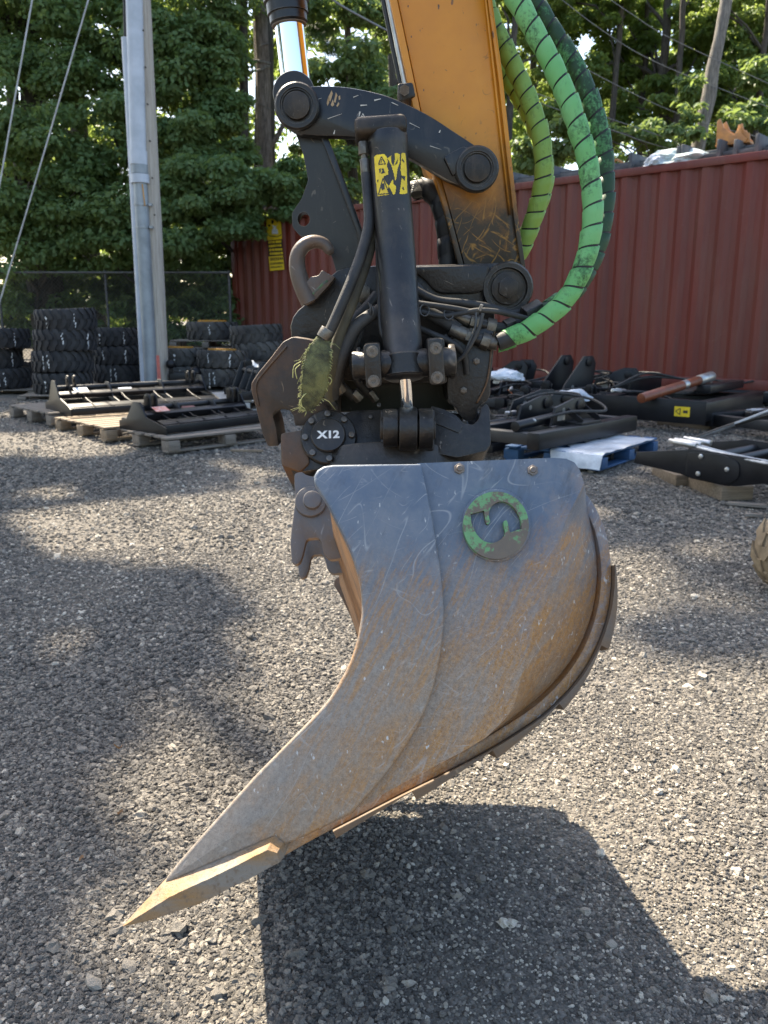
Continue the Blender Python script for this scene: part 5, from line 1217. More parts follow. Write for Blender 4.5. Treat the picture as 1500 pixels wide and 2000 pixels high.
# ---------------------------------------------------------------- black attachments lying about
def tf(c, rz): return Matrix.Translation(c) @ Matrix.Rotation(rz, 4, 'Z')
def padd(t, name, m, fn, lab=None):
    b_ = BM(); fn(b_); o = obj(name, b_, m, t)
    if lab: o['label'] = lab
    return o
def xprism(bm, yz, x0, x1, bev=.002):             # plate lying in the y-z plane
    b2 = BM(); prism(b2, yz, x0, x1, bev)         # built in x-z, then turned
    for v in b2.verts: v.co = Vector((v.co.y, v.co.x, v.co.z))
    merge(bm, b2)
def lug(bm, x, y, z, r=.055, h=.12, th=.016):
    pts = [(y - r, z), (y - r, z + h)] + [(y + r * math.cos(R(a)), z + h + r * math.sin(R(a))) for a in range(170, 0, -20)] + [(y + r, z + h), (y + r, z)]
    xprism(bm, pts, x - th / 2, x + th / 2)
    cyl(bm, (x - th, y, z + h), (x + th, y, z + h), r * .55, n=16)
def hitch_frame(label, c, rz, L=1.3, D=.75, H=.30, sticker=None, seed=0):
    t = thing('hitch_frame', label, 'attachment', tf(c, rz), 'black attachments on pallets')
    g_ = random.Random(seed)
    side = [(-D / 2, 0), (D / 2, 0), (D / 2, .08), (D * .34, .10), (D * .16, H), (D * .02, H), (-D * .10, H * .50), (-D * .42, H * .30), (-D / 2, H * .22)]
    for x in (-L / 2, L / 2): padd(t, 'end_plate', new_black, lambda b_: xprism(b_, side, x - .008, x + .008))
    for x in (-L * .16, L * .2): padd(t, 'inner_plate', new_black_dull, lambda b_: xprism(b_, [(a * .92, z * .86 + .012) for a, z in side], x - .007, x + .007))
    padd(t, 'front_beam', new_black, lambda b_: (box(b_, (0, -D / 2 + .04, .045), (L - .02, .06, .075), None, .006), box(b_, (0, -D / 2 + .10, .10), (L - .02, .10, .010), Matrix.Rotation(R(18), 3, 'X'), .002)))
    padd(t, 'middle_beam', new_black, lambda b_: (box(b_, (0, -.03, H * .55), (L - .02, .07, .055), Matrix.Rotation(R(25), 3, 'X'), .006), box(b_, (0, .08, H * .35), (L - .02, .05, .04), None, .004)))
    padd(t, 'rear_beam', new_black, lambda b_: box(b_, (0, D / 2 - .06, .06), (L - .02, .10, .09), None, .006))
    padd(t, 'cross_tube', new_black_dull, lambda b_: cyl(b_, (-L / 2, D * .12, H * .75), (L / 2, D * .12, H * .75), .028, n=16))
    for x in (-L * .42, L * .4): padd(t, 'pin_lug', new_black, lambda b_: (lug(b_, x, D * .05, H * .72, .05, .10), lug(b_, x + .07, D * .05, H * .72, .05, .10)))
    for x in (-L * .35, -L * .1, L * .12, L * .36): padd(t, 'gusset', new_black, lambda b_: xprism(b_, [(-D / 2 + .02, .1), (-.04, .1), (-.04, H * .6), (-D * .2, H * .45)], x - .006, x + .006))
    if sticker:
        for i, (sx, sy) in enumerate(((-L * .36, .0), (-L * .06, .12))):
            o = padd(t, 'paper_label', sticker[i % len(sticker)], lambda b_: box(b_, (sx, -.06 + sy * .3, H * .55 + .054 - sy * .2), (.15, .09, .002), Matrix.Rotation(R(25), 3, 'X')))
    padd(t, 'bolt', zinc, lambda b_: [cyl(b_, (L / 2 + .008, y, .2), (L / 2 + .02, y, .2), .014, n=6) for y in (-.15, .1)])
    return t
red_label = plain('red_white_label', (.62, .20, .14), (.66, .42, .36), 40, .5, at=(.45, .55)); dark_red = plain('dark_red_label', (.18, .05, .04), (.10, .03, .03), 30, .5)
# left group
pA = gpos(207, 870); ang1 = math.atan2(.96, .7) - R(2)
ux = Vector((.72, .69, 0)).normalized(); uy = Vector((-ux.y, ux.x, 0))
def corner_place(px, py, L, D, ux_, uy_, z=0): q = onground(px, py); c = q + ux_ * L / 2 + uy_ * D / 2; c.z = gz(0, c.y) + z; return c
rzl = math.atan2(ux.y, ux.x)
c2 = corner_place(331, 893, 1.3, 1.25, ux, uy)
pallet('grey pallet under the front left black hitch frame', c2, rzl, old_wood, 1.3, 1.25, 8)
hitch_frame('black hitch frame with red and white label on the front left pallet', c2 + Vector((0, 0, .137)), rzl + R(6), 1.2, .75, .27, [red_label, dark_red], 1)
c1a = corner_place(209, 869, 1.25, 1.2, ux, uy); pallet('tan pallet with block feet left of the front left hitch frame', c1a, rzl, tan_wood, 1.25, 1.2, 8)
c1b = c1a + uy * 1.30; c1b.z = gz(0, c1b.y); pallet('grey slatted pallet at the left end behind the tan pallet', c1b, rzl, old_wood, 1.25, 1.2, 8)
hitch_frame('long black hitch frame with upright end plate in front of the tyres', (c1a + c1b) / 2 + ux * .35 + uy * .05 + Vector((0, 0, .138)), rzl + R(-6), 1.7, .9, .34, [label_white], 2)
c3 = gpos(430, 800); c3 = Vector((c3.x, c3.y + .3, gz(0, c3.y))); pallet('whitish pallet half hidden behind the left tilt fork', c3, rzl - R(10), plain('white_pallet_wood', (.50, .48, .44), (.32, .30, .27), 6, .8, 0, .4, 40, stretch=(1, 12, 12)), 1.5, 1.3, 7)
hitch_frame('black hitch frame tipped on the whitish pallet behind the tilt fork', c3 + Vector((.45, .0, .137)), rzl + R(70), .9, .7, .42, [label_white], 3)
c4 = gpos(330, 765); c4.y += .2; t = thing('ball_hitch_plate', 'small black hitch plate with a ball standing at the pole foot', 'hitch', tf(c4, .2), None)
padd(t, 'base_plate', new_black, lambda b_: box(b_, (0, 0, .10), (.9, .5, .05), None, .004)); padd(t, 'upright', new_black, lambda b_: (box(b_, (.1, 0, .2), (.25, .2, .16), None, .01), cyl(b_, (.0, -.1, .27), (.0, -.1, .34), .03, n=16)))
def ball(b_, c, r): 
    b2 = BM(); bmesh.ops.create_uvsphere(b2, u_segments=20, v_segments=12, radius=r); bmesh.ops.translate(b2, verts=b2.verts[:], vec=Vector(c)); merge(b_, b2)
padd(t, 'ball', new_black, lambda b_: ball(b_, (0, -.1, .40), .07)); padd(t, 'ball', new_black, lambda b_: ball(b_, (.35, .0, .27), .09)); padd(t, 'foot', new_black, lambda b_: (box(b_, (-.3, 0, .04), (.1, .4, .08)), box(b_, (.3, 0, .04), (.1, .4, .08))))
# right group
def tool_carrier(label, c, rz, L=1.7, W=.75, lugs=True, hoses=0, seed=0, tall=.42, sign=False):
    t = thing('tool_carrier', label, 'attachment', tf(c, rz), 'black attachments by the container')
    g_ = random.Random(seed)
    for y in (-W / 2, W / 2): padd(t, 'long_beam', new_black, lambda b_: box(b_, (0, y, .08), (L, .12, .14), None, .01))
    for x in (-L * .45, -L * .15, L * .2, L * .46): padd(t, 'cross_beam', new_black_dull, lambda b_: box(b_, (x, 0, .085), (.10, W - .13, .10), None, .008))
    padd(t, 'centre_tube', new_black, lambda b_: cyl(b_, (-L * .48, -W * .18, .18), (L * .30, W * .05, .20), .042, n=20, bev=.003))
    if lugs:
        for y in (-.17, .17):
            pts = [(-.42, .15), (-.36, .30), (-.05, tall), (.10, tall), (.16, tall - .08), (.12, .24), (.34, .22), (.42, .15)]
            padd(t, 'side_bracket', new_black, lambda b_: (prism(b_, [(a + .05, z) for a, z in pts], y - .012, y + .012, .003), cyl(b_, (.08, y - .03, tall - .07), (.08, y + .03, tall - .07), .05, n=20, bev=.003)))
            padd(t, 'pin_hole', zinc, lambda b_: cyl(b_, (-.18, y - .0135, .27), (-.18, y + .0135, .27), .022, n=16))
        padd(t, 'bracket_foot', new_black_dull, lambda b_: box(b_, (.02, -.27, .16), (.34, .16, .02), None, .003))
        for x in (-.13, .17): padd(t, 'gusset', new_black, lambda b_: beam(b_, (x, -.34, .17), (x, -.185, .27), .012, .05))
        padd(t, 'maker_plate', zinc, lambda b_: box(b_, (-.22, -.184, .22), (.12, .003, .07)))
    for k in range(hoses):
        P = smooth_path([Vector((-L * .3, -.1 + .05 * k, .2)), Vector((-L * .1, -.25 - .1 * k, .26)), Vector((L * .18, -.32 + .1 * k, .24)), Vector((L * .36, 0, .30 + .05 * k)), Vector((L * .2, .26, .36)), Vector((-L * .1, .22, .34))], 8)
        padd(t, 'hose', rubber, lambda b_: tube(b_, P, .013, 8)); padd(t, 'hose_fitting', zinc, lambda b_: (cyl(b_, P[0], P[0] + Vector((-.14, .02, .0)), .022, n=12, bev=.003), cyl(b_, P[0] + Vector((-.14, .02, 0)), P[0] + Vector((-.2, .03, 0)), .016, n=6)))
    return t
def yl(t, c, w=.14, h=.075, rz=0):                # small yellow hazard label with black print
    s_ = padd(t, 'hazard_label', label_yellow, lambda b_: box(b_, (0, 0, 0), (w, .003, h))); s_.location = c; s_.rotation_euler = (0, 0, rz)
    for q in (tri((-.42 * w, 0), (-.12 * w, .32 * h), (-.12 * w, -.32 * h), .004)):
        b_ = BM(); prism(b_, q, -.0032, -.0018); obj('label_print', b_, label_black, s_)
    b_ = BM(); box(b_, (.22 * w, -.0025, 0), (.3 * w, .0015, .28 * h)); obj('label_print', b_, label_black, s_)
ur = Vector((.80, .60, 0)).normalized(); vr = Vector((-ur.y, ur.x, 0)); rzr = math.atan2(ur.y, ur.x)
# blue pallet with the front carrier
cb = corner_place(1172, 926, 1.35, 1.1, Vector((.70, .71, 0)), Vector((-.71, .70, 0)))
cb = Vector((1.77, 7.22, gz(0, 7.22)))
pallet('blue painted pallet with white sheeting under the middle black carrier', cb, R(52), blue_wood, 1.25, .9, 6)
bm = BM(); gx, gy = 26, 18; Gv = []
for i in range(gx + 1):
    row = []
    for j in range(gy + 1):
        x = -.68 + 1.18 * i / gx; y = -.455 + (.42 + .05 * math.sin(i * .9)) * j / gy; z = .139 + .012 * noise.noise(Vector((x * 6, y * 6, 0)))
        if x < -.63: z -= (-.63 - x) * 2.4
        pass
        row.append(bm.verts.new((x, y, z + .004)))
    Gv.append(row)
for i in range(gx):
    for j in range(gy): bm.faces.new((Gv[i][j], Gv[i + 1][j], Gv[i + 1][j + 1], Gv[i][j + 1]))
ret = bmesh.ops.extrude_face_region(bm, geom=bm.faces[:])
for v in [q for q in ret['geom'] if isinstance(q, bmesh.types.BMVert)]: v.co.z -= .003
sh = obj('plastic_sheet', bm, white_wrap, None, .6); sh.matrix_world = tf(cb, R(52)); setp(sh, 'torn white plastic sheet draped over the blue pallet', 'plastic sheet')
tool_carrier('black carrier with open pin brackets lying over the blue pallet', cb + Vector((-.22, .16, .15)), R(47), 1.7, .62, True, 1, 5, .36)
t = thing('grey_pipe', 'pale grey pipe lying under the carrier on the blue pallet', 'pipe', tf(gpos(990, 880) + Vector((.08, .25, .18)), R(42))); padd(t, 'pipe', pvc, lambda b_: cyl(b_, (-.35, 0, 0), (.38, 0, .03), .045, n=20))
crumple('plastic_wrap', 'crumpled white plastic tucked inside the front carrier', 'plastic', (gpos(1040, 875).x, gpos(1040, 875).y + .3, .27), (.17, .13, .12), white_wrap, 21, Matrix.Identity(4))
# carrier with tall lugs behind
cB2 = gpos(1120, 810); cB2 = Vector((cB2.x, cB2.y + .2, gz(0, cB2.y) + .06))
tool_carrier('black carrier with tall twin lugs standing in front of the container', cB2, R(36), 1.9, .7, True, 1, 6, .62)
cA = gpos(985, 800); tA = tool_carrier('black grapple frame partly hidden behind the right tilt fork', Vector((cA.x - .05, cA.y + .2, gz(0, cA.y) + .05)), R(58), 1.5, .7, True, 1, 7, .44)
crumple('plastic_wrap', 'white plastic sheet caught on the grapple frame by the tilt fork', 'plastic', (at(985, 765, 9.6).x, 9.6, gz(0, 9.6) + .42), (.22, .15, .09), white_wrap, 31, Matrix.Identity(4))
crumple('plastic_wrap', 'clear plastic bundle lying between the two middle carriers', 'plastic', (at(1110, 788, 9.0).x, 9.0, gz(0, 9.0) + .26), (.22, .13, .09), white_wrap, 33, Matrix.Identity(4))
t = thing('orange_strap', 'short orange strap hanging over the grapple frame', 'strap', Matrix.Translation(at(1003, 772, 9.2))); padd(t, 'webbing', plain('orange_webbing', (.62, .16, .04), (.5, .14, .05), 20, .7), lambda b_: beam(b_, (-.06, 0, .06), (.06, 0, -.06), .05, .006))
# the jumble between the carriers
hitch_frame('small black slatted frame lying left of the tall twin lugs', Vector((at(1050, 775, 9.4).x, 9.4, gz(0, 9.4) + .04)), R(62), .95, .6, .30, [label_white], 11)
tool_carrier('short black bracket frame just behind the blue pallet carrier', Vector((at(1070, 820, 8.3).x, 8.3, gz(0, 8.3) + .05)), R(20), 1.0, .5, True, 2, 12, .40)
tool_carrier('small black frame at the container foot left of the tall lugs', Vector((at(1010, 750, 11.3).x, 11.3, gz(0, 11.3) + .02)), R(-30), 1.2, .5, True, 1, 13, .50)
hitch_frame('low black frame between the tall lugs and the deck frame', Vector((at(1200, 790, 9.6).x, 9.6, gz(0, 9.6) + .04)), R(40), 1.1, .6, .28, None, 14)
hitch_frame('black frame close behind the bucket top, next to the tilt fork', Vector((at(975, 855, 7.6).x, 7.6, gz(0, 7.6) + .04)), R(48), 1.0, .55, .26, None, 15)
tool_carrier('black bracket lying against the container left of the brown rod', Vector((at(1215, 750, 10.6).x, 10.6, gz(0, 10.6) + .04)), R(-20), 1.3, .5, True, 2, 16, .42)
tool_carrier('small black frame tucked at the far end of the deck frame', Vector((at(1420, 760, 10.9).x, 10.9, gz(0, 10.9) + .03)), R(-35), 1.2, .5, False, 1, 17)
for k, (px_, py_, Y_, lab) in enumerate(((1165, 742, 10.2, 'coil of black hose beside the tall twin lugs'), (1020, 790, 9.0, 'coil of black hose on the small slatted frame'), (1290, 800, 8.9, 'coil of black hose on the deck frame below the brown rod'))):
    c_ = at(px_, py_, Y_); t = thing('hose_coil', lab, 'hose', Matrix.Translation(c_), 'hose coils among the attachments')
    P = [Vector(((.16 + .015 * math.sin(a * 1.7)) * math.cos(a), (.13 + .02 * math.cos(a)) * math.sin(a), .03 * math.sin(a * 1.3 + k) + .008 * a)) for a in np.linspace(0, 15, 70)]
    padd(t, 'hose', rubber, lambda b_: tube(b_, P, .012, 8)); padd(t, 'hose_end', zinc, lambda b_: cyl(b_, P[-1], P[-1] + Vector((.03, .10, .02)), .018, n=12, bev=.002))
# deck frame with brown rod
cD = gpos(1330, 838); cD = Vector((cD.x + .2, cD.y + .75, gz(0, cD.y) + .10))
tD = thing('deck_frame', 'wide low black deck frame with yellow label under the brown rod', 'attachment', tf(cD, R(49)), 'black attachments by the container')
LD, WD = 2.0, 1.15
padd(tD, 'side_beam', new_black, lambda b_: box(b_, (0, -WD / 2, .11), (LD, .14, .20), None, .012)); padd(tD, 'side_beam', new_black, lambda b_: box(b_, (.1, WD / 2, .11), (LD, .12, .18), None, .012))
for x in (-.93, -.3, .35, .9): padd(tD, 'cross_beam', new_black, lambda b_: box(b_, (x, 0, .10), (.14, WD - .16, .16), None, .01))
padd(tD, 'deck_plate', new_black_dull, lambda b_: box(b_, (.45, -.12, .235), (.9, .42, .03), None, .004)); padd(tD, 'top_channel', new_black, lambda b_: box(b_, (.35, -.36, .29), (1.1, .16, .09), None, .012)); padd(tD, 'rear_plate', new_black, lambda b_: box(b_, (.2, .48, .27), (.9, .03, .22), None, .006))
padd(tD, 'end_plate', new_black, lambda b_: box(b_, (-LD / 2 - .008, -.05, .12), (.016, 1.3, .24), None, .004))
yl(tD, (-LD / 2 - .0175, -.46, .12), .16, .10, R(-90))
for k in range(2):
    P = smooth_path([Vector((-.95 + .1 * k, .25, .28)), Vector((-.5, .05 - .2 * k, .25)), Vector((-.15, -.25, .26)), Vector((.2, -.30 + .1 * k, .34)), Vector((.3, .1, .36)), Vector((-.1, .35, .38 + .05 * k)), Vector((-.7, .45, .3))], 8); padd(tD, 'hose', rubber, lambda b_: tube(b_, P, .014, 8)); padd(tD, 'hose_fitting', zinc, lambda b_: cyl(b_, P[0], P[0] + Vector((-.16, .02, .02)), .022, n=12, bev=.003))
t = thing('brown_rod', 'reddish brown rod with silver end lying across the deck frame', 'rod', Matrix.Translation(at(1252, 778, 8.45)))
e0 = Vector((0, 0, 0)); e1 = at(1390, 735, 9.3) - at(1252, 778, 8.45)
padd(t, 'tube', brown_tube, lambda b_: cyl(b_, e0, e0.lerp(e1, .82), .05, n=24, bev=.003)); padd(t, 'sleeve', zinc, lambda b_: (cyl(b_, e0.lerp(e1, .56), e0.lerp(e1, .62), .051, n=24), cyl(b_, e0.lerp(e1, .80), e1, .056, n=24, bev=.004)))
t = thing('timber_block', 'tan timber beam under the deck frame with yellow label', 'timber', tf(gpos(1330, 840) + Vector((.1, .2, .05)), R(-38)), 'timber blocks under the attachments'); padd(t, 'block', tan_wood, lambda b_: box(b_, (0, 0, 0), (.55, .12, .11), None, .004))
# front right boom frame
q0 = gpos(1236, 944); q1 = gpos(1510, 1000)
dirE = (q1 - q0); dirE.z = 0; rzE = math.atan2(dirE.y, dirE.x)
tE = thing('boom_frame', 'nearest black boom frame with pointed end resting on timber blocks', 'attachment', tf(Vector((q0.x, q0.y, gz(0, q0.y) + .075)), rzE), 'black attachments by the container')
plE = [(0.0, .085), (.02, .17), (.42, .235), (.47, .25), (.9, .235), (1.9, .215), (1.9, .06), (1.0, .075), (.82, .03), (.75, .02), (.48, .035), (.40, .055)]
for y in (0, .75): padd(tE, 'side_plate', new_black, lambda b_: prism(b_, plE, y - .01, y + .01, .003))
padd(tE, 'bolted_plate', new_black, lambda b_: prism(b_, rnd([(.44, .045), (.44, .225), (.70, .24), (.83, .20), (.84, .09), (.76, .035)], .04, 3), -.022, -.0115, .002))
for x, z in ((.55, .205), (.75, .14), (.54, .08)): padd(tE, 'bolt', zinc, lambda b_: cyl(b_, (x, -.0215, z), (x, -.034, z), .019, .015, n=16, bev=.002))
for x in (.55, .72, 1.15, 1.7): padd(tE, 'cross_tube', new_black_dull, lambda b_: cyl(b_, (x, .011, .18), (x, .739, .18), .038, n=16))
padd(tE, 'deck_plate', new_black, lambda b_: box(b_, (1.35, .40, .225), (.7, .55, .015), None, .003)); padd(tE, 'upright_plate', new_black, lambda b_: prism(b_, [(.75, .2), (.95, .42), (1.9, .46), (1.9, .2)], .66, .68, .003))
yl(tE, (1.62, -.0125, .14), .14, .12, 0)
for k in range(4):
    P = smooth_path([Vector((.42, .10 + .06 * k, .25)), Vector((.75, .02 + .05 * k, .23)), Vector((1.1, -.02, .22 + .015 * k)), Vector((1.45, .05, .30)), Vector((1.75, .2, .42)), Vector((2.0, .4, .46))], 8) if k < 2 else smooth_path([Vector((.05, .35, .16)), Vector((.55, .42, .40)), Vector((1.05, .40, .56 + .05 * (k - 2))), Vector((1.6, .3, .54 + .03 * k)), Vector((2.0, .25, .47))], 8)
    padd(tE, 'hose', [zinc, galv, rubber, galv][k], lambda b_: tube(b_, P, .011 if k < 2 else .015, 8))
for y in (.1, .17, .30): padd(tE, 'hose_fitting', zinc, lambda b_: (cyl(b_, (.26, y, .265), (.44, y, .255), .024, n=12, bev=.003), cyl(b_, (.22, y, .27), (.27, y, .265), .017, n=6)))
padd(tE, 'lever', zinc, lambda b_: (cyl(b_, (1.0, .55, .42), (1.35, .5, .43), .022, n=12, bev=.004), ball(b_, (1.0, .55, .42), .03)))
for px_, py_, lab, s_ in ((1330, 948, 'small tan timber block under the pointed end of the boom frame', (.16, .4, .085)), (1418, 972, 'large tan timber block under the middle of the boom frame', (.24, .55, .10))):
    q = gpos(px_, py_); t = thing('timber_block', lab, 'timber', tf(q + Vector((0, .18, s_[2] / 2)), R(8)), 'timber blocks under the attachments'); padd(t, 'block', tan_wood, lambda b_: box(b_, (0, 0, 0), s_, None, .005))
# farther right piece with bright couplers
cF = gpos(1500, 850); tF = tool_carrier('black carrier with bright couplers at the right edge behind the boom frame', Vector((cF.x + .35, cF.y + .3, gz(0, cF.y) + .05)), R(30), 1.6, .8, False, 3, 9)
for k in range(6): padd(tF, 'coupler', zinc, lambda b_: cyl(b_, (-.6 + .05 * k, -.3 + .03 * k, .27 + .03 * (k % 3)), (-.47 + .05 * k, -.34 + .03 * k, .30 + .03 * (k % 3)), .022, n=12, bev=.004))
# scrap wood and small litter
for px_, py_, L_, W_, rz_, lab, m_ in ((1458, 990, .26, .065, R(-25), 'splintered pale board lying right of the bucket', old_wood), (1472, 1011, .12, .03, R(-6), 'short wood splinter beside the pale board', old_wood), (482, 884, .30, .03, R(-4), 'thin stick on the gravel left of the bucket', tan_wood)):
    q = gpos(px_, py_); t = thing('wood_scrap', lab, 'wood', tf(q + Vector((0, 0, .018)), rz_), 'scraps of wood'); g_ = random.Random(px_)
    pts = [(-L_ / 2, -W_ * .5), (-L_ * .2, -W_ * .5), (L_ / 2, -W_ * .4), (L_ * .46, W_ * .1), (L_ * .5, W_ * .5), (-L_ * .40, W_ * .45), (-L_ * .47, W_ * .2), (-L_ * .42, 0), (-L_ * .5, -W_ * .2)]
    b2 = BM(); prism(b2, pts, -.009, .009, .002)
    for v in b2.verts: v.co = Vector((v.co.x, v.co.z, -v.co.y))
    obj('splinter', b2, m_, t)
leaf_dry = plain('dry_leaf', (.34, .17, .07), (.20, .11, .055), 30, .7)
for px_, py_, lab in ((229, 1466, 'curled orange dry leaf on the gravel at left'), (235, 1598, 'small tan chip on the gravel left of the bucket'), (162, 1688, 'tiny orange leaf scrap at lower left'), (449, 1278, 'small brown leaf on the gravel beside the bucket mouth')):
    q = gpos(px_, py_); b2 = BM(); P = [Vector((.011 * math.cos(a), .008 * math.sin(a), .008 + .003 * math.sin(2 * a))) for a in np.linspace(.3, 3.4, 9)]
    for a_, b_ in zip(P, P[1:]):
        b2.faces.new([b2.verts.new(v) for v in (a_, b_, b_ * 1.25 + Vector((0, 0, .004)), a_ * 1.25 + Vector((0, 0, .004)))])
    bmesh.ops.remove_doubles(b2, verts=b2.verts[:], dist=1e-5)
    ret = bmesh.ops.extrude_face_region(b2, geom=b2.faces[:])
    for v in [q_ for q_ in ret['geom'] if isinstance(q_, bmesh.types.BMVert)]: v.co.z -= .001
    g_ = random.Random(px_); o = obj('dry_leaf', b2, leaf_dry, None, 1); o.location = q + Vector((0, 0, .006)); o.rotation_euler = (g_.uniform(-.4, .4), g_.uniform(-.4, .4), g_.uniform(0, 6)); o.scale = (g_.uniform(.6, 1.1), g_.uniform(.4, 1.0), g_.uniform(.6, 1.2)); setp(o, lab, 'leaf')
# ---------------------------------------------------------------- trees
LEAF = np.array([[0, 0, 0], [.30, .30, .06], [.16, .46, .03], [.32, .72, .07], [0, 1, .02], [-.32, .72, .07], [-.16, .46, .03], [-.30, .30, .06]])
LF = [[0, 1, 2, 3, 4], [0, 4, 5, 6, 7]]
OVAL = np.array([[0, 0, 0], [.24, .35, .05], [.20, .7, .05], [0, 1, -.03], [-.20, .7, .05], [-.24, .35, .05]]); OF = [[0, 1, 2, 3], [0, 3, 4, 5]]
NEED = np.array([[-.03, 0, 0], [.03, 0, 0], [.012, 1, -.06], [-.012, 1, -.06]]); NF = [[0, 1, 2, 3]]
def leaf_mesh(name, C, rad, n, size, seed, tmpl='oak', tint=(.2, .8), flat=.55, shell=.55, up=.6):
    g = np.random.default_rng(seed)
    C = np.array(C, float); rad = np.array(rad, float)
    w = (rad.prod(1)) ** (2 / 3); k = g.choice(len(C), n, p=w / w.sum())
    d = g.normal(size=(n, 3)); d /= np.linalg.norm(d, axis=1)[:, None]
    rr = shell + (1 - shell) * g.random(n) ** .7; rr *= np.where(g.random(n) < .25, g.random(n), 1)
    P = C[k] + d * rad[k] * rr[:, None]
    P[:, 2] -= .15 * rad[k, 2] * (d[:, 0] ** 2 + d[:, 1] ** 2)
    nrm = d * .7 + np.array([0, 0, up]) + g.normal(size=(n, 3)) * .45; nrm /= np.linalg.norm(nrm, axis=1)[:, None]
    t = g.normal(size=(n, 3)) + d * .8 + np.array([0, 0, -.5]); t -= nrm * (t * nrm).sum(1)[:, None]; t /= np.linalg.norm(t, axis=1)[:, None]
    b = np.cross(t, nrm)
    T, Fc = {'oak': (LEAF, LF), 'oval': (OVAL, OF), 'needle': (NEED, NF)}[tmpl]
    s = size * g.uniform(.6, 1.25, n)
    V = P[:, None, :] + s[:, None, None] * (T[None, :, 0:1] * b[:, None, :] + (T[None, :, 1:2] - .3) * t[:, None, :] + T[None, :, 2:3] * nrm[:, None, :] * 2)
    kv = len(T); V = V.reshape(-1, 3)
    base = np.arange(n) * kv
    loops = np.concatenate([np.concatenate([base[:, None] + np.array(f)[None] for f in Fc], 1)], 1).ravel()
    lens = np.tile([len(f) for f in Fc], n); starts = np.concatenate([[0], np.cumsum(lens)[:-1]])
    me = bpy.data.meshes.new(name); me.vertices.add(len(V)); me.vertices.foreach_set('co', V.astype(np.float32).ravel())
    me.loops.add(len(loops)); me.loops.foreach_set('vertex_index', loops.astype(np.int32))
    me.polygons.add(len(lens)); me.polygons.foreach_set('loop_start', starts.astype(np.int32)); me.polygons.foreach_set('loop_total', lens.astype(np.int32))
    me.update(calc_edges=True)
    a = me.attributes.new('tint', 'FLOAT', 'FACE'); clump = g.random(len(C))
    tv = np.clip(tint[0] + (tint[1] - tint[0]) * (.6 * clump[k] + .4 * g.random(n)), 0, 1)
    a.data.foreach_set('value', np.repeat(tv, len(Fc)).astype(np.float32))
    return me
def limb_path(a, b, g, sag=.15, n=7):
    a = Vector(a); b = Vector(b); L = (b - a).length; P = []
    for k in range(n):
        t = k / (n - 1); p = a.lerp(b, t); p += Vector((g.uniform(-1, 1), g.uniform(-1, 1), g.uniform(-.5, .8))) * L * .05 * math.sin(math.pi * t); p.z += math.sin(math.pi * t) * L * sag * .3; P.append(p)
    return P
def tree(name, label, base, height, r, clumps, n, size, leafm, bark, seed, lean=(0, 0), tmpl='oak', tint=(.1, .9), group='trees behind the yard', limbs=9, up=.6, crown=True):
    """clumps: list of (x, y, z, rx, ry, rz) in world coordinates"""
    base = Vector(base); t = thing(name, label, 'tree', Matrix.Translation(base), group); g = random.Random(seed)
    P = [Vector((lean[0] * f * height + .12 * math.sin(3 * f + seed), lean[1] * f * height + .1 * math.cos(2.3 * f + seed), f * height)) for f in np.linspace(-.02, 1, 26)]
    bm = BM(); tube(bm, P, lambda f: r * (1.25 - .25 * min(f * 12, 1)) * (1 - .72 * f) , 16)
    for v in bm.verts: v.co += Vector((noise.noise(v.co * 1.5), noise.noise(v.co * 1.5 + Vector((5, 0, 0))), 0)) * r * .25
    L = [(Vector(c[:3]) - base, c[3:]) for c in clumps]
    for c, rd in g.sample(L, min(limbs, len(L))):
        # branch from the trunk to the clump
        z = min(max(c.z - g.uniform(.5, 2.0), height * .12), height * .92); k = min(range(len(P)), key=lambda i: abs(P[i].z - z))
        tube(bm, limb_path(P[k], c, g), lambda f: max(r * .30 * (1 - .8 * f), .012), 7)
    obj('trunk', bm, bark, t, 1.3)
    if crown and n:
        me = leaf_mesh('crown', [tuple(c) for c, _ in L], [rd for _, rd in L], n, size, seed, tmpl, tint, up=up); mobj('crown', me, leafm, t)
    return t
def cl_box(g, x, y, z, n, r, flat=.6, jit=.35):
    return [(g.uniform(*x), g.uniform(*y), g.uniform(*z), *(lambda q: (q, q, q * flat))(r * g.uniform(1 - jit, 1 + jit))) for _ in range(n)]
def px_clumps(lst, flat=.7):
    out = []
    for px, py, Y_, rp in lst:
        p = at(px, py, Y_); r_ = rp * Y_ / FPX; out.append((p.x, p.y, p.z, r_, r_, r_ * flat))
    return out
gT = random.Random(11)
GZ = .3
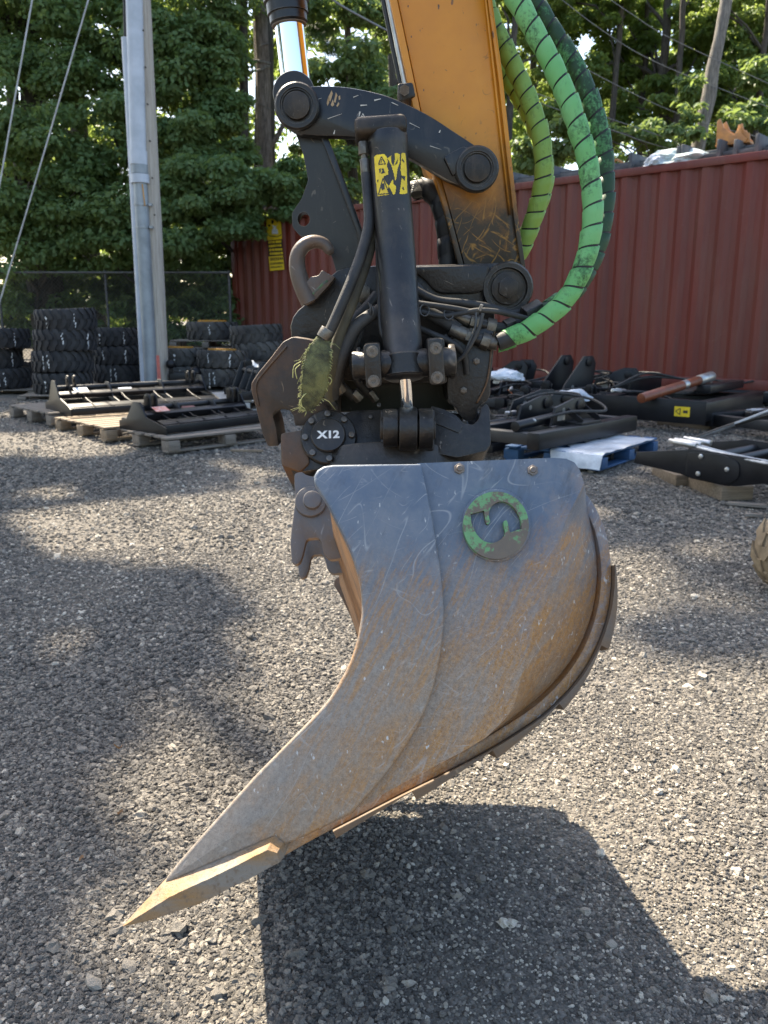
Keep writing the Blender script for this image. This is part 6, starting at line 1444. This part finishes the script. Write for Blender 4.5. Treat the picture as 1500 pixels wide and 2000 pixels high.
# left wall of oak and maple foliage, three trees in front
oaks = [
 ('broad oak whose leaves fill the far left behind the fence', (-7.6, 18.5, GZ), 11, .20, [(-20, 60, 17.5, 120), (60, 140, 17.3, 95), (-30, 230, 17.2, 120), (90, 260, 17.0, 90), (20, 360, 17.0, 110), (130, 390, 16.9, 90), (40, 470, 17.2, 95), (150, 480, 17.3, 85), (-60, 420, 17.4, 120), (200, 340, 17.4, 90), (60, -60, 18, 150)], 15000),
 ('leafy oak directly behind the utility pole', (-5.0, 19.0, GZ), 12, .22, [(190, 40, 18, 110), (160, 170, 17.7, 100), (260, 120, 18, 120), (340, 60, 17.8, 110), (350, 170, 17.6, 90), (230, 250, 17.3, 90), (320, 270, 17.4, 95), (250, 420, 17.0, 100), (230, 480, 17.3, 85), (170, 330, 17.5, 80), (380, -60, 18.4, 150), (200, -80, 18.4, 140)], 15000),
 ('oak with dense branches reaching towards the container corner', (-2.9, 18.6, GZ), 10, .18, [(400, 110, 17.6, 95), (415, 50, 18, 80), (390, 230, 17.3, 90), (425, 200, 17.5, 55), (390, 340, 16.8, 90), (455, 355, 16.5, 72), (350, 440, 16.6, 90), (430, 410, 16.3, 75), (520, 370, 16.4, 62), (560, 395, 16.6, 45), (360, 510, 17.2, 60), (470, 430, 16.8, 60), (455, 300, 17.2, 45)], 15000)]
def sub(cl, g, k=5):
    """break each big clump into sprays"""
    out = []
    for x, y, z, rx_, ry_, rz_ in cl:
        for _ in range(k):
            d = Vector((g.gauss(0, 1), g.gauss(0, 1), g.gauss(0, 1))).normalized(); q = g.uniform(.45, .8); s_ = g.uniform(.34, .58)
            out.append((x + d.x * rx_ * q, y + d.y * ry_ * q, z + d.z * rz_ * q, rx_ * s_, ry_ * s_, rz_ * s_ * .62))
    return out
for k, (lab, b_, h_, r_, cl_, n_) in enumerate(oaks):
    tree('oak_tree', lab, b_, h_, r_, sub(px_clumps(cl_), gT, 11), int(n_ * 3.0), .112, leaf_oak, bark_dark, 40 + k, limbs=12)
tree('shade_tree', 'dark trunked tree with its crown high behind the left oaks', (at(135, 120, 21).x, 21, GZ), 15, .30, sub(cl_box(gT, (-12, -6), (20, 23.5), (8, 12), 6, 1.5), gT, 4) + sub(px_clumps([(60, 60, 22, 150), (250, 60, 22, 160), (120, 250, 22, 150), (300, 300, 22, 150), (420, 120, 22, 150), (30, 420, 22, 160), (200, 460, 21.5, 140)]), gT, 4), 15000, .24, leaf_light, bark_dark, 51, limbs=8)
# pine with bare lower branches
pineY = 19.2
pb_ = at(533, 320, pineY)
pine = tree('pine_tree', 'straight pine trunk with bare dead branches behind the chrome rod', (pb_.x, pineY, GZ), 15, .23, sub(cl_box(gT, (pb_.x - 1.8, pb_.x + 2), (pineY - 1, pineY + 1.6), (10.5, 15), 7, 1.0), gT, 3) + sub(px_clumps([(610, 60, 19.0, 55), (650, 70, 19.0, 70), (625, 120, 19.1, 50)]), gT, 5), 9000, .17, leaf_pine, bark_brown, 61, lean=(-.018, 0), tmpl='needle', limbs=6)
bm = BM(); g = random.Random(9)
for (x0, y0), (x1, y1) in (((528, 125), (440, 118)), ((527, 130), (478, 150)), ((535, 90), (552, 68)), ((545, 140), (610, 95)), ((546, 150), (625, 118)), ((525, 85), (505, 92)), ((545, 200), (575, 160)), ((530, 215), (500, 200))):
    A_ = at(x0, y0, pineY) - pine.location; B_ = at(x1, y1, pineY - .3) - pine.location
    tube(bm, limb_path(A_, B_, g, .1), lambda f: .035 * (1 - .75 * f) if x1 < 500 else .014 * (1 - .6 * f), 6)
obj('dead_branch', bm, bark_pale, pine, 2)
# ivy and broad leaves behind the linkage
tree('broadleaf_tree', 'broad leaved tree seen between the linkage and the arm', (at(690, 300, 18.5).x, 18.5, GZ), 9, .16, sub(px_clumps([(650, 150, 17.6, 60), (700, 120, 17.8, 70), (650, 235, 17.5, 55), (555, 345, 17.2, 42), (605, 335, 17.0, 55), (680, 330, 17.5, 80), (720, 220, 17.8, 90), (740, 40, 18.4, 90), (650, 20, 18.6, 80), (800, 320, 18, 80), (640, 190, 18.2, 50), (850, 380, 18, 70), (600, 235, 19.8, 40), (590, 130, 20.2, 40), (610, 290, 19.5, 40), (575, 30, 20.5, 40)]), gT, 6), 21000, .145, leaf_oak, bark_dark, 71, tmpl='oval', limbs=8)
# right-hand background, lit from behind
wd_ = [('slender dark tree right of the green hoses', 1195, 24, .14, 13, (0, 0)), ('dark straight tree left of the leaning pale trunk', 1272, 25, .20, 15, (.01, 0)), ('thin dark tree next to the straight one', 1246, 26, .13, 14, (-.01, 0)), ('thin tree at the far right edge', 1490, 24, .12, 13, (.03, 0)), ('tree behind the lime hose', 1040, 25, .16, 14, (0, 0)), ('slim tree between the leaning trunk and the right edge', 1425, 27, .12, 14, (0, 0)), ('dark tree behind the middle of the arm', 900, 24, .2, 14, (0, 0)), ('leafy tree seen just right of the arm top', 990, 22.5, .15, 13, (0, 0)), ('leafy tree at the upper right corner', 1465, 23, .14, 13, (0, 0)), ('leafy tree between the hoses and the leaning trunk', 1310, 23.5, .14, 13, (0, 0)), ('leafy tree left of the arm top', 770, 22, .16, 13, (0, 0))]
for k, (lab, px_, Y_, r_, h_, ln) in enumerate(wd_):
    b_ = at(px_, 300, Y_); cl_ = []
    for _ in range(13):
        cl_.append((px_ + gT.uniform(-105, 105), gT.uniform(-90, 270), Y_ + gT.uniform(.2, 2.6), gT.uniform(38, 70)))
    tree('woodland_tree', lab, (b_.x, Y_, GZ), h_, r_, sub(px_clumps(cl_), gT, 4), 12000, .155, leaf_light, bark_dark, 80 + k, lean=ln, tmpl='oval', limbs=7, tint=(0, 1), group='woodland trees at right')
lp0 = at(1345, 260, 20.3); lp1 = at(1402, -20, 20.3)
tree('leaning_tree', 'pale leaning trunk at upper right with a fork', (lp0.x - .55, 20.3, GZ), 14, .22, sub(cl_box(gT, (8, 13), (20, 23.5), (10.5, 15), 6, 1.2), gT, 4), 6000, .18, leaf_light, bark_pale, 95, lean=((lp1.x - lp0.x) / (lp1.z - lp0.z), 0), tmpl='oval', limbs=6, group='woodland trees at right')
tree('ivy_shrub', 'bushy green growth at the foot of the leaning trunk', (at(1370, 330, 21.5).x, 21.5, GZ), 5.0, .10, sub(px_clumps([(1335, 255, 19.9, 36), (1352, 215, 19.9, 24), (1372, 150, 19.9, 16), (1345, 290, 21.3, 50), (1390, 290, 21.4, 45), (1440, 240, 21.5, 60), (1490, 230, 21.5, 55), (1500, 150, 22, 60), (1330, 180, 22, 35), (1200, 250, 21.5, 60), (1120, 280, 21, 70), (1060, 290, 21, 70), (1270, 270, 21.5, 50)]), gT, 5), 8000, .19, leaf_oak, bark_dark, 97, tmpl='oval', limbs=8, group='woodland trees at right')
# tall crowns over the left of the yard: they shade the ground
SH = SUN / SUN.z
def shade_clumps(lst, g, k=3):
    """(ground x, ground y, radius, height): foliage standing on the sun's ray to that spot"""
    out = []
    for x, y, r_, h_ in lst:
        for _ in range(k):
            q = h_ + g.uniform(-1.2, 1.2); dx, dy = g.gauss(0, .45) * r_, g.gauss(0, .45) * r_
            s_ = r_ * g.uniform(.45, .75); out.append((x + dx + SH.x * q, y + dy + SH.y * q, q, s_, s_, s_ * .6))
    return out
gS = random.Random(23)
for k, (lab, b_, h_, cl_, n_) in enumerate((
  ('tall tree left of the yard, its crown above the picture', (-9.6, 14.6, GZ), 20, [(-2.6, 6.3, .9, 16), (-1.4, 6.6, .8, 16), (-.3, 6.4, .7, 15.5), (-3.4, 5.6, .8, 16), (-1.9, 3.9, .55, 17), (-1.2, 3.5, .5, 17.5), (-2.2, 3.4, .5, 17), (-.75, 3.1, .35, 17), (-1.25, 2.3, .38, 18), (-.95, 1.85, .3, 18), (-1.5, 1.8, .4, 18), (-.9, 1.45, .22, 18), (-1.3, 2.9, .3, 18), (-1.2, 1.3, .3, 18), (-4.3, 6.8, .9, 16), (-5.2, 8, 1.1, 15), (-.55, 1.25, .16, 17.5), (-3.6, 9.2, .9, 14.5)], 9500),
  ('tall tree behind the fence whose crown rises above the picture', (-7.2, 18.6, GZ), 23, [(1.6, 4.9, .45, 21), (2.4, 4.7, .5, 21), (2.0, 3.7, .38, 21.5), (1.45, 3.35, .28, 21.5), (2.6, 3.9, .45, 21), (.6, 5.6, .6, 20), (1.9, 5.6, .6, 20), (3.0, 5.6, .6, 20), (3.6, 4.9, .6, 20.5), (-.2, 7.6, .8, 18.5), (-1.6, 8.2, .9, 18)], 8000),
  ('tall tree behind the container corner, crown above the picture', (-2.6, 19.4, GZ), 18, [(1.2, 7.4, .9, 14.5), (2.4, 7.6, .9, 14.5), (3.4, 7.0, .8, 15), (2.0, 9.0, 1.0, 13.5), (3.4, 9.0, 1.0, 13.5), (.6, 9.4, 1.0, 13), (4.4, 8.2, 1.0, 14), (-.8, 10, 1.0, 12.5), (-2.4, 10.4, 1.1, 12.5), (-4, 11, 1.2, 12), (4.6, 10, 1.0, 13), (1.5, 11, 1.2, 12)], 9500))):
    tree('tall_tree', lab, b_, h_, .32, shade_clumps(cl_, gS, 4), n_, .30, leaf_oak, bark_dark, 110 + k, limbs=12, tmpl='oval')
# undergrowth behind the fence
for k, (lab, cl_, Y_) in enumerate((
  ('dark shrub behind the fence at the far left', [(-30, 590, 18.6, 85), (60, 600, 18.4, 75), (20, 650, 18.2, 60), (120, 560, 18.8, 70), (110, 640, 18.3, 60), (-60, 660, 18.3, 70), (0, 540, 19, 80), (90, 530, 19, 70)], 18.6),
  ('dark shrub behind the fence between the tyre stacks and the pole', [(200, 570, 18.8, 75), (260, 600, 18.6, 75), (190, 640, 18.4, 60), (300, 560, 18.8, 65), (290, 650, 18.4, 60), (240, 670, 18.3, 50), (180, 530, 19, 70), (330, 520, 19, 70), (250, 530, 19, 70)], 18.8),
  ('dark shrub behind the fence right of the pole', [(360, 570, 18.6, 70), (420, 560, 18.4, 70), (350, 640, 18.4, 60), (440, 610, 18.2, 65), (400, 660, 18.2, 55), (470, 530, 18.6, 60), (500, 600, 18.6, 60), (470, 480, 18.8, 60), (430, 500, 18.8, 60)], 18.6))):
    b_ = at(cl_[0][0] + 60, 640, Y_); tree('shrub', lab, (b_.x, Y_, GZ), 2.6, .06, sub(px_clumps(cl_), gT, 6), 11000, .15, leaf_oak, bark_dark, 130 + k, limbs=10, group='shrubs behind the fence', tmpl='oval')
# trees along the left side of the yard, seen only in the chrome
for k, (x_, y_, lab) in enumerate(((-13.5, 7.5, 'tall tree at the left side of the yard, nearer the fence'), (-14.5, 1.5, 'tall tree at the left side of the yard, nearer the camera'))):
    tree('tall_tree', lab, (x_, y_, GZ), 13, .25, sub(cl_box(gT, (x_ - 2.5, x_ + 2.5), (y_ - 3, y_ + 3), (2.5, 13), 14, 1.7), gT, 4), 9000, .42, leaf_oak, bark_dark, 140 + k, limbs=8, tmpl='oval')
# a far wood that reads as one mass
g = random.Random(5)
W_ = sub(cl_box(g, (-34, 34), (36, 46), (.5, 11.5), 150, 2.6, .8), g, 3) + sub(cl_box(g, (-4, 24), (33, 38), (3, 15), 90, 2.0, .8), g, 3)
fw = leaf_mesh('far_wood', [c[:3] for c in W_], [c[3:] for c in W_], 85000, .40, 7, 'oval', (0, .8))
o = mobj('far_wood', fw, leaf_light); setp(o, 'distant woodland beyond the yard', 'woodland', kind='stuff')
